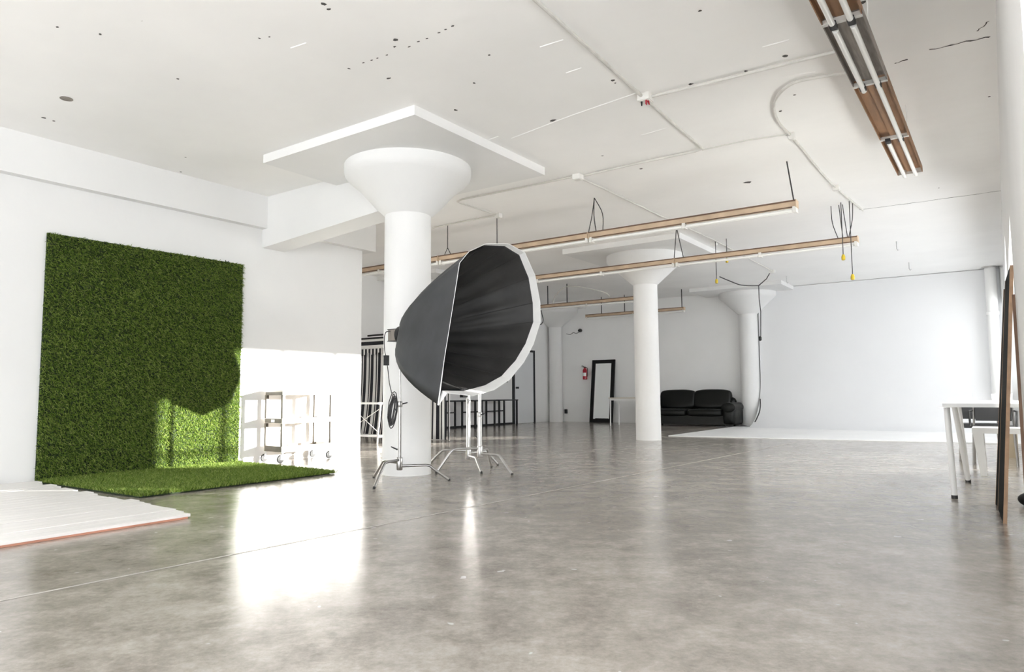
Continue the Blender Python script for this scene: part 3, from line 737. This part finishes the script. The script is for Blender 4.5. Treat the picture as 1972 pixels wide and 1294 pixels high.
dk = thing('narrow_desk', 'narrow desk with a pale top and thin white legs in front of the mirror', 'table', (-8.03, 16.78, 0))
obj('desk_top', box(-0.55, 0.55, -0.28, 0.28, 0.71, 0.735), 'lightwood', dk, False, 0.004)
for sx in (-1, 1):
    for sy in (-1, 1): obj('leg', tb([(sx*0.50, sy*0.24, 0.71), (sx*0.51, sy*0.25, 0)], 0.016, 8), 'white', dk, True)
obj('apron', box(-0.5, 0.5, -0.245, -0.23, 0.66, 0.71), 'white', dk)

# sofa
sf = thing('leather_sofa', 'black two-seat leather sofa against the back wall', 'sofa', (-6.72, 17.62, 0), math.radians(1.5))
def cushion(n, x0, x1, y0, y1, z0, z1, bulge, bev=0.05):
    bm = box(x0, x1, y0, y1, z0, z1)
    bmesh.ops.subdivide_edges(bm, edges=bm.edges[:], cuts=5, use_grid_fill=True)
    c = Vector(((x0+x1)/2, (y0+y1)/2, (z0+z1)/2)); h = Vector(((x1-x0)/2, (y1-y0)/2, (z1-z0)/2))
    for v in bm.verts:
        q = Vector(((v.co.x-c.x)/h.x, (v.co.y-c.y)/h.y, (v.co.z-c.z)/h.z))
        f = 1 + bulge*(1-0.5*(q.x**2+q.y**2+q.z**2))
        e = [1-0.10*max(0, abs(q[(i+1)%3])**6+abs(q[(i+2)%3])**6-0.15)*0.5 for i in range(3)]
        v.co = Vector((c.x+q.x*h.x*(f*0.3+0.7)*e[0], c.y+q.y*h.y*f*e[1], c.z+q.z*h.z*f*e[2]))
        v.co += Vector((random.uniform(-1, 1), random.uniform(-1, 1), random.uniform(-1, 1)))*0.004
    o = obj(n, bm, 'leather', sf, True)
    ss = o.modifiers.new('soft', 'SUBSURF'); ss.levels = 1; ss.render_levels = 1
    return o
obj('base', box(-1.05, 1.05, -0.40, 0.42, 0.05, 0.27), 'leather', sf, False, 0.03)
for k, (a, b) in enumerate(((-0.93, -0.005), (0.005, 0.93))):
    cushion('seat_cushion', a, b, -0.50, 0.25, 0.25, 0.44, 0.10)
    bc = cushion('back_cushion', a-0.02, b+0.02, -0.13, 0.13, 0.0, 0.50, 0.18)
    bc.location = (0, 0.20, 0.42); bc.rotation_euler = (math.radians(-14), 0, 0)
cushion('back_frame', -1.05, 1.05, 0.24, 0.46, 0.06, 0.76, 0.03)
for s in (-1, 1):
    cushion('armrest', s*1.07-0.155, s*1.07+0.155, -0.46, 0.42, 0.05, 0.50, 0.06)
    rl = obj('arm_roll', tb([(0, -0.50, 0), (0, -0.48, 0), (0, 0.40, 0)], [0.13, 0.165, 0.165], 18), 'leather', sf, True)
    rl.location = (s*1.08, 0, 0.48); rl.scale = (1.05, 1, 0.72)
for sx in (-1, 1):
    for sy in (-0.36, 0.36): obj('foot', lathe(bmesh.new(), [(0.025, 0), (0.03, 0.055)], 10, (sx*0.98, sy, 0)), 'black', sf)
tag(obj('folded_cloth', prism([(-7.96, 17.25, 0.602), (-7.66, 17.25, 0.602), (-7.66, 17.55, 0.602), (-7.96, 17.55, 0.602)], (0, 0, 0.035)), 'greycloth', None, False, 0.01), 'folded grey cloth on the left arm of the sofa', 'cloth')

# spot with cable, outlet box on the back wall
sp = thing('wall_spotlight', 'small black fitting high on the back wall with a cable', 'wall light', (-10.40, YB-0.001, 2.74))
obj('housing', tb([(0, 0, 0), (0, -0.05, 0), (0.01, -0.12, -0.01)], [0.05, 0.055, 0.04], 12), 'black', sp, True)
obj('cable', tb(catmull([(-0.02, -0.012, -0.03), (-0.15, -0.012, -0.08), (-0.25, -0.012, -0.05), (-0.36, -0.012, -0.10), (-0.5, -0.012, -0.075)]), 0.008, 6), 'wire', sp)
tag(obj('outlet_box', box(-10.98, -10.90, YB-0.05, YB-0.001, 0.24, 0.37), 'black', None, False, 0.008), 'small black outlet box low on the wall left of the mirror', 'outlet')

# ================================================================== CEILING LIGHTS
def strip_light(x1, length, y, z, label, group, ntube=2):
    """box section housing with tubes below, running along X; x1 = right end"""
    t = thing('strip_light', label, 'ceiling light', (x1-length/2, y, z), 0, group)
    h = length/2
    obj('housing', prism([(-h, -0.055, 0.045), (-h, 0.055, 0.045), (-h, 0.035, -0.02), (-h, -0.035, -0.02)], (length, 0, 0)), 'tanmetal', t)
    for s in (-1, 1): obj('edge_strip', box(-h, h, s*0.058-0.004, s*0.058+0.004, 0.036, 0.052), 'tanedge', t)
    obj('edge_strip', box(-h, h, -0.040, -0.034, -0.028, -0.018), 'tanedge', t)
    sockets = [-h+0.02+k*(length-0.04)/ntube for k in range(ntube+1)]
    for k in range(ntube):
        for s in (-1, 1):
            obj('tube', tb([(sockets[k]+0.025, s*0.022, -0.06), (sockets[k+1]-0.025, s*0.022, -0.06)], 0.0165, 10), 'tube', t, True)
    for k in range(ntube+1):
        obj('lamp_holder', box(sockets[k]-0.02, sockets[k]+0.02, -0.045, 0.045, -0.085, -0.018), 'offwhite', t, False, 0.004)
    for s in (-1, 1): obj('end_cap', box(s*h-0.006, s*h+0.006, -0.06, 0.06, -0.03, 0.055), 'tanmetal', t)
    return t
def wire_thing(name, pts, r, label, group=None, m='wire', smooth=True, cat='wire'):
    return tag(obj(name, tb(catmull(pts, 4) if smooth else pts, r, 6), m, None, True), label, cat, group)
ZA, YA, ZB_, YBb = 2.975, 8.2, 2.965, 10.6
LEN = 2.66
ga, gb = 'hanging strip lights of the near row', 'hanging strip lights of the second row'
strip_light(-1.83, LEN, YA, ZA, 'tan strip light at the right end of the nearest hanging row', ga)
strip_light(-1.83-LEN-0.02, LEN, YA, ZA, 'tan strip light of the near row passing over the big softbox', ga)
strip_light(-1.83-2*LEN-0.04, LEN, YA, ZA, 'tan strip light seen between the white wall end and near column', ga)
strip_light(-1.58, LEN, YBb, ZB_, 'tan strip light at the right end of the second hanging row', gb)
strip_light(-1.58-LEN-0.02, LEN, YBb, ZB_, 'tan strip light of the second row just right of the softbox rim', gb)
strip_light(-6.65, 2.7, 14.4, 2.985, 'tan strip light further back, left of the middle column', 'far strip lights')
strip_light(-6.62, 2.85, 17.0, 2.985, 'farthest and lowest tan strip light, in front of the mirror wall', 'far strip lights')

def hang_wire(top, bot, r, label, group='hanging wires of the strip lights', sag=0.0):
    top = Vector(top); bot = Vector(bot); mid = (top+bot)/2+Vector((sag, 0, 0))
    return wire_thing('hanging_wire', [top, mid, bot], r, label, group)
ta = CZ; zt = ZA+0.05
hang_wire((-1.92, YA, ta), (-1.86, YA, zt), 0.008, 'dark chain at the right end of the nearest strip light')
for k, (dx, sg) in enumerate(((-0.10, 0.01), (0.02, -0.02), (0.12, 0.06))):
    hang_wire((-4.42, YA, ta), (-4.42+dx, YA, zt), 0.006, ('left', 'middle', 'right')[k]+' strand of the three wires holding the near row above the softbox rim', sag=sg)
x957 = at(957, 440, y=YA).x; x862 = at(862, 440, y=YA).x
hang_wire((x957, YA, ta), (x957, YA, zt), 0.006, 'single thin wire dropping to the near row at the top of the softbox')
hang_wire((x862, YA, ta), (x862, YA, zt+0.12), 0.006, 'thin wire dropping to the near row beside the near column')
hang_wire((x862, YA, zt+0.12), (x862-0.07, YA, zt), 0.005, 'left arm of the forked wire beside the near column')
hang_wire((x862, YA, zt+0.12), (x862+0.07, YA, zt), 0.005, 'right arm of the forked wire beside the near column')
for k, (px, dpx) in enumerate(((1600, 14), (1615, 8), (1622, 10), (1642, -8))):
    a = at(px, 392, y=YBb); b = at(px+dpx, 452, y=YBb)
    hang_wire((a.x, YBb, ta), (b.x, YBb, ZB_+0.05), 0.006, ('first', 'second', 'third', 'last')[k]+' from left of the wires at the right end of the second row', sag=(-0.03, 0, 0, 0.02)[k])
for k, (px, dpx) in enumerate(((1303, -5), (1304, 12))):
    a = at(px, 460, y=YBb); b = at(px+dpx, 492, y=YBb)
    hang_wire((a.x, YBb, ta), (b.x, YBb, ZB_+0.05), 0.007, ('left', 'right')[k]+' wire of the pair holding the second row over the middle column')
a = at(957, 500, y=YBb); 
for xw, yw, nm in ((-9.1, 14.4, 'leftmost wire of the far strip light by the softbox'), (-8.55, 14.4, 'second wire of the far strip light by the softbox'), (-9.0, 17.0, 'left wire of the farthest strip light'), (-8.3, 17.0, 'middle wire of the farthest strip light'), (-6.68, 17.0, 'right wire of the farthest strip light beside the middle column')):
    hang_wire((xw, yw, ta), (xw, yw, 3.035), 0.012, nm)

# two-tube bare strip light at the upper right, running away from the camera
t = thing('bare_tube_light', 'long brown and grey two-tube ceiling light at the upper right', 'ceiling light', (-0.69, 0, 3.12))
def ysec(py): return at(1606+(1752-1606)*py/322, py, x=-0.69).y
yA, yB, yC, yD = 2.6, at(1676, 163, x=-0.69).y, at(1722, 257, x=-0.69).y, at(1752, 322, x=-0.69).y
hw = 0.112
def tray_seg(n, ya, yb, m):
    bm = bmesh.new(); bx(bm, -hw, hw, ya, yb, 0.02, 0.03); bx(bm, -hw, -hw+0.006, ya, yb, -0.03, 0.02); bx(bm, hw-0.006, hw, ya, yb, -0.03, 0.02); bx(bm, -0.03, 0.03, ya, yb, -0.004, 0.02)
    return obj(n, bm, m, t)
tray_seg('tray', yA, 4.45, 'brownboard'); tray_seg('tray', 4.45, yB, 'greymetal'); tray_seg('tray', yB, yC, 'brownboard'); tray_seg('tray', yC, yD, 'brownboard')
for ya in (4.42, yB-0.02, yC-0.02):
    obj('cross_bar', box(-hw, hw, ya, ya+0.03, -0.034, -0.004), 'offwhite', t); 
    for s in (-1, 1): obj('lamp_holder', box(s*0.05-0.02, s*0.05+0.02, ya-0.02, ya+0.05, -0.06, -0.03), 'black', t)
for s, segs in ((-1, ((yA, 4.4), (4.5, yB+0.06), (yC+0.03, yD+0.01))), (1, ((yA, 4.4), (4.5, yC-0.2), (yC-0.2, yD+0.01)))):
    for ya, yb in segs: obj('tube', tb([(s*0.05, ya, -0.048), (s*0.05, yb, -0.048)], 0.0185, 12), 'tube', t, True)
obj('end_cap', box(-hw, hw, yD, yD+0.01, -0.03, 0.03), 'offwhite', t)
for yy in (3.2, 5.0, 7.2):
    for s in (-1, 1): obj('hanger_rod', tb([(s*0.07, yy, 0.03), (s*0.07, yy, 0.378)], 0.004, 6), 'offwhite', t)

# ================================================================== CONDUITS
ZC = CZ-0.022
def run(name, px, label, r=0.014, sm=False, z=ZC, m='conduit'):
    P = [at(a, b, z=z) for a, b in px]
    o = tag(obj(name, tb(catmull(P, 6) if sm else P, r, 8), m, None, True), label, 'conduit', 'ceiling conduits')
    return o
def cbox(px, py, label, s=0.05, m='offwhite'):
    p = at(px, py, z=CZ-0.03)
    b = thing('junction_box', label, 'junction box', (p.x, p.y, CZ-0.06), 0, 'ceiling junction boxes')
    obj('box_body', box(-s, s, -s, s, 0.0, 0.06), m, b, False, 0.006); obj('cover_plate', box(-s*0.8, s*0.8, -s*0.8, s*0.8, -0.006, 0.0), m, b)
    return b
run('conduit', [(1022, -8), (1140, 98), (1238, 187)], 'white conduit running from the top of the picture to the first junction box')
run('conduit', [(1247, 194), (1300, 241), (1345, 279), (1353, 286), (1340, 291), (1230, 314), (1126, 338)], 'white conduit with a sharp bend right of the near drop panel')
run('conduit', [(1250, 187), (1400, 151), (1612, 99)], 'white conduit from the first junction box to the two-tube light')
run('conduit', [(1352, 289), (1440, 270), (1516, 259)], 'thin conduit crossing between the bend and the curved conduit', 0.008)
run('conduit', [(1640, 139), (1575, 149), (1528, 160), (1500, 182), (1491, 208), (1499, 235), (1520, 259), (1545, 287), (1600, 352), (1662, 405)], 'white conduit curving under the two-tube light', 0.014, True)
run('conduit', [(1118, 343), (1140, 353), (1160, 362), (1275, 417), (1375, 462), (1486, 521)], 'white conduit receding above the nearest strip light row')
run('conduit', [(1105, 340), (1000, 362), (890, 384), (881, 388), (887, 391), (957, 414)], 'dark-shadowed conduit with a bend beside the near capital', 0.012)
run('conduit', [(957, 415), (890, 427), (834, 439)], 'short conduit behind the near column', 0.012)
for px, py, lb_, s in ((1243, 189, 'open junction box with red wire caps at the first conduit crossing', 0.055), (1113, 341, 'junction box where the conduits fork above the softbox', 0.05),
                      (960, 415, 'small junction box over the top of the softbox', 0.04), (1610, 362, 'junction box on the curved conduit above the second strip light row', 0.04),
                      (1525, 262, 'junction box where the crossing conduit meets the curved one', 0.03), (1487, 523, 'junction box near the white backdrop corner', 0.06), (1375, 470, 'small junction box right of the middle drop panel', 0.05)):
    cbox(px, py, lb_, s)
p = at(1243, 196, z=CZ-0.07)
for k in range(4):
    q = p+Vector((random.uniform(-.035, .035), random.uniform(-.035, .035), 0))
    tag(obj('wire_cap', tb([q, q+Vector((random.uniform(-.01, .01), 0, -0.035))], [0.010, 0.006], 8), 'red' if k < 3 else 'black'), 'small wire cap hanging under the open junction box', 'wire cap', 'wire caps of the open junction box')
# cables at the far left of the ceiling
P = [at(*q, y=14.2) for q in ((1064, 584), (1070, 570), (1086, 556), (1100, 550))]
tag(obj('arched_cable', tb(catmull([at(1064, 585, y=14.4), at(1068, 573, y=14.4), at(1078, 560, y=14.4), at(1092, 552, y=14.4), at(1120, 553, y=14.4), at(1150, 559, y=14.4), at(1168, 565, y=14.4), at(1174, 571, y=14.4)]), 0.014, 6), 'conduit', None, True), 'pale cable arching over the far strip light', 'cable')
wire_thing('loop_wire', [at(1041, 594, y=14.4), at(1044, 606, y=14.4), at(1046, 617, y=14.4), at(1041, 625, y=14.4), at(1036, 615, y=14.4), at(1040, 600, y=14.4)], 0.010, 'dark wire loop at the left end of the far strip light', cat='wire')
# bare pendant cords with yellow ends
def pendant(px, ptop, pbot, y, label):
    a = at(px, ptop, y=y); b = at(px, pbot, y=y)
    t_ = thing('pendant_socket', label, 'pendant', (b.x, y, b.z), 0, 'pendant sockets with yellow ends')
    obj('cord', tb([(0, 0, 0.03), (0, 0, CZ-b.z)], 0.006, 6), 'wire', t_)
    obj('socket', lathe(bmesh.new(), [(0.014, -0.045), (0.024, -0.038), (0.026, 0.0), (0.016, 0.035)], 10), 'yellow', t_, True)
pendant(1380, 505, 541, 11.8, 'yellow-ended pendant cord right of the middle capital')
pendant(1400, 492, 501, 11.8, 'short yellow-ended pendant just under the second strip light row')
pendant(1624, 468, 495, YBb-0.13, 'upper of two yellow-ended cords at the right end of the second row')
pendant(1642, 468, 533, YBb-0.13, 'lower of two yellow-ended cords at the right end of the second row')
pendant(835, 440, 465, 9.6, 'yellow-ended cord hanging right beside the near column')
# small hooks in the ceiling near the backdrop
for px, py, lb_ in ((1727, 482, 'small ceiling hook above the white backdrop, left one'), (1751, 520, 'small ceiling hook above the white backdrop, right one'), (1515, 545, 'small ceiling hook left of the white backdrop top'), (1932, 470, 'small hook at the right wall lintel')):
    q = at(px, py, z=CZ-0.16)
    tag(obj('ceiling_hook', tb([(q.x, q.y, CZ), (q.x, q.y, CZ-0.13), (q.x+0.02, q.y, CZ-0.17), (q.x+0.035, q.y, CZ-0.14)], 0.007, 6), 'dullchrome', None, True), lb_, 'hook')
# hanging extension cord by the backdrop column
jb = at(1484, 523, z=CZ-0.03)
hc = thing('plug_cord', 'dark cord with a black plug hanging in front of the backdrop column', 'cord', tuple(at(1464, 652, y=15.7)))
o_ = at(1464, 652, y=15.7)
obj('cord', tb([at(1461, 550, y=15.7)-o_, at(1462, 575, y=15.7)-o_, at(1465, 600, y=15.7)-o_, at(1465, 652, y=15.7)-o_], 0.010, 6), 'wire', hc, True)
obj('cord', tb([jb-o_, at(1476, 537, y=15.6)-o_, at(1461, 550, y=15.7)-o_], 0.011, 6), 'wire', hc, True)
obj('cord', tb(catmull([at(1386, 533, y=14.6)-o_, at(1405, 541, y=15)-o_, at(1428, 549, y=15.4)-o_, at(1461, 550, y=15.7)-o_]), 0.011, 6), 'wire', hc, True)
obj('plug', lathe(bmesh.new(), [(0.012, -0.05), (0.03, -0.035), (0.03, 0.03), (0.014, 0.05)], 10), 'black', hc, True)
wire_thing('floor_cable', [at(1464, 768, y=17.45), at(1464, 785, y=17.45), at(1460, 800, y=17.42), Vector((at(1448, 816, y=17.4).x, 17.4, 0.035)), Vector((at(1432, 818, y=17.4).x, 17.35, 0.03)), Vector((-5.5, 17.2, 0.012)), Vector((-5.9, 17.0, 0.012))], 0.014, 'dark cable curving from the backdrop down to the floor beside the sofa', cat='cable')

# vertical pipes at the right end of the backdrop
def pipe(px, r, label, y=17.95, joint=True):
    xx_ = at(px, 640, y=y).x
    p_ = thing('vertical_pipe', label, 'pipe', (xx_, y, 0), 0, 'pipes in the right back corner')
    obj('pipe_body', lathe(bmesh.new(), [(r, 0.02), (r, CZ)], 20), 'white', p_, True)
    if joint: obj('coupling', lathe(bmesh.new(), [(r, 2.46), (r+0.012, 2.47), (r+0.012, 2.53), (r, 2.54)], 20), 'white', p_, True)
    obj('ceiling_flange', lathe(bmesh.new(), [(r+0.03, CZ-0.03), (r+0.03, CZ)], 20), 'dullchrome', p_, True)
pipe(1914, 0.105, 'thick white vertical pipe in the right back corner')
pipe(1938, 0.045, 'thin grey vertical pipe right of the thick one', 18.0, False)

# ================================================================== RIGHT SIDE FURNITURE
tb1 = thing('white_table', 'white table with round legs and black feet at the right', 'table', (0, 0, 0))
obj('table_top', box(-0.425, 0.32, 6.55, 8.55, 0.735, 0.765), 'white', tb1, False, 0.005)
for (xa, ya, xb, yb_) in ((-0.405, 6.72, -0.385, 6.70), (-0.40, 8.30, -0.36, 8.36), (-0.40, 7.60, -0.34, 7.95), (0.24, 8.36, 0.25, 8.40)):
    lg = obj('leg', tb([(xa, ya, 0.735), (xb, yb_, 0.02)], 0.0225, 14), 'white', tb1, True)
    obj('foot', tb([(xb, yb_, 0.028), (xb, yb_, 0.0)], 0.024, 14), 'black', lg, True)
    obj('mount_plate', box(xa-0.05, xa+0.05, ya-0.05, ya+0.05, 0.729, 0.735), 'dullchrome', lg)
for k, (xa, ya) in enumerate(((-0.3, 8.0), (-0.1, 8.3), (0.02, 8.35))):
    tag(obj('white_cup', lathe(bmesh.new(), [(0.02, 0.7655), (0.026, 0.83), (0.022, 0.83), (0.018, 0.775)], 14, (xa, ya, 0)), 'white', None, True), ('leftmost', 'middle', 'rightmost')[k]+' of the three small white cups on the white table', 'cup', 'cups on the white table')
st = thing('white_stool', 'low white stool with chunky tapered legs under the white table', 'stool', (0.0, 0, 0))
sx0, sx1, sy0, sy1 = -0.31, 0.30, 7.85, 8.15
sx0, sx1, sy0, sy1 = -0.31, 0.28, 8.58, 8.95
obj('seat', box(sx0, sx1, sy0, sy1, 0.43, 0.485), 'white', st, False, 0.006)
for xa in (sx0+0.05, sx1-0.05):
    for ya in (sy0+0.05, sy1-0.05):
        s_ = 1 if xa < 0 else -1
        bm = bmesh.new(); a = [bm.verts.new((xa+u*0.045, ya+v*0.045, 0.43)) for u, v in ((-1,-1),(1,-1),(1,1),(-1,1))]; b = [bm.verts.new((xa+s_*0.03+u*0.028, ya+v*0.028, 0.0)) for u, v in ((-1,-1),(1,-1),(1,1),(-1,1))]
        bm.faces.new(a); bm.faces.new(b[::-1])
        for i in range(4): bm.faces.new((a[i], a[(i+1)%4], b[(i+1)%4], b[i]))
        obj('leg', bm, 'white', st)
def office_chair(px, y, label):
    xx_ = at(px, 800, y=y).x
    c = thing('black_chair', label, 'chair', (xx_, y, 0), 0, 'black chairs behind the white table')
    obj('seat', box(-0.2, 0.2, -0.2, 0.2, 0.40, 0.45), 'black', c, False, 0.015)
    obj('backrest', box(-0.18, 0.18, 0.17, 0.21, 0.50, 0.69), 'black', c, False, 0.015)
    for s in (-1, 1):
        obj('back_post', tb([(s*0.19, 0.19, 0.68), (s*0.20, 0.20, 0.42)], 0.012, 8), 'chrome', c, True)
        obj('leg', tb([(s*0.19, -0.19, 0.42), (s*0.21, -0.22, 0.0)], 0.012, 8), 'chrome', c, True)
        obj('leg', tb([(s*0.20, 0.20, 0.42), (s*0.21, 0.24, 0.0)], 0.012, 8), 'chrome', c, True)
        obj('armrest', tb([(s*0.21, 0.19, 0.62), (s*0.23, -0.12, 0.62), (s*0.22, -0.18, 0.45)], 0.012, 8), 'black', c, True)
    return c
office_chair(1884, 10.6, 'black chair seen under the white table, left one')
office_chair(1912, 10.0, 'black chair seen under the white table, right one')
for k, (px, y) in enumerate(((1945, 11.2), (1985, 11.0))):
    xx_ = at(px, 860, y=y).x
    b_ = thing('cardboard_box', ('left', 'right')[k]+' of the brown boxes on the floor behind the leaning boards', 'box', (xx_, y, 0), 0, 'brown boxes under the window')
    obj('box_body', box(-0.085, 0.085, -0.15, 0.15, 0, 0.31), 'cardboard', b_, False, 0.004)
    obj('flap', box(-0.087, 0.087, -0.152, -0.02, 0.311, 0.315), 'cardboard', b_)
# boards leaning on the pier
def board(name, label, y0, y1, xb, xt, zt_, th=0.018, edge='boardedge', face='boarddark'):
    L_ = Vector((xt-xb, 0, zt_)); n = Vector((zt_, 0, -(xt-xb))).normalized()*th
    b = thing(name, label, 'board', (xb, y0, 0), 0, 'boards leaning on the right wall')
    w = y1-y0
    core = prism([(0, 0.006, 0), L_+Vector((0, 0.006, 0)), L_+n+Vector((0, 0.006, 0)), n+Vector((0, 0.006, 0))], (0, w-0.012, 0))
    obj('panel', core, face, b)
    obj('edge_band', prism([(0, 0, 0), L_, L_+n, n], (0, 0.006, 0)), edge, b)
    obj('edge_band', prism([(0, w-0.006, 0), L_+Vector((0, w-0.006, 0)), L_+n+Vector((0, w-0.006, 0)), n+Vector((0, w-0.006, 0))], (0, 0.006, 0)), edge, b)
    return b
def slab_board(label, nb, nt, fb, ft, th):
    b = thing('leaning_board', label, 'board', tuple(nb), 0, 'boards leaning on the right wall')
    q = [p-nb for p in (nb, fb, ft, nt)]; e = Vector((th, 0, 0))
    obj('panel', prism(q, e), 'boarddark', b)
    y_ = Vector((0, -0.005, 0))
    obj('edge_band', prism([q[0]-Vector((.001, 0, 0)), q[0]+e*1.05, q[3]+e*1.05, q[3]-Vector((.001, 0, 0))], y_), 'boardedge', b)
    obj('edge_band', prism([q[1]-Vector((.002, 0, 0)), q[1]+e*0.2, q[2]+e*0.2, q[2]-Vector((.002, 0, 0))], -y_), 'boardedge', b)
nb = at(1932, 1008, z=0); fb = at(1922, 980, z=0)
slab_board('tall black board with brown edges leaning on the pier at the right edge', nb, at(1945, 511, y=nb.y), fb, at(1936, 541, y=fb.y), 0.020)
nb = fb+Vector((0.012, 0.03, 0)); fb = Vector((nb.x-0.030, 6.53, 0))
slab_board('lower dark board with brown edges just behind the tall black one', nb, at(1937, 556, y=nb.y), fb, at(1933, 557, y=fb.y), 0.014)
lath = thing('wood_lath', 'thin brown wooden strip leaning by the pier at the right margin', 'lath', (0.055, 5.35, 0))
obj('strip', prism([(-0.004, -0.55, 0), (0.012, -0.55, 0), (0.012, -0.50, 0), (-0.004, -0.50, 0)], (0.008, 0.50, 1.46)), 'tanedge', lath)
# black sandbag
sg = thing('black_sandbag', 'small dark sandbag on the floor at the right margin', 'sandbag', (0.20, 6.55, 0))
for s in (-1, 1):
    bm = bmesh.new(); bmesh.ops.create_uvsphere(bm, u_segments=16, v_segments=10, radius=1)
    for v in bm.verts: v.co = Vector((v.co.x*0.09+s*0.085, v.co.y*0.10, max(v.co.z*0.055+0.05, 0.0)))
    obj('pouch', bm, 'rubber', sg, True)
obj('strap', tb(catmull([(-0.05, 0, 0.09), (0, 0, 0.13), (0.05, 0, 0.09)]), 0.012, 6), 'rubber', sg)
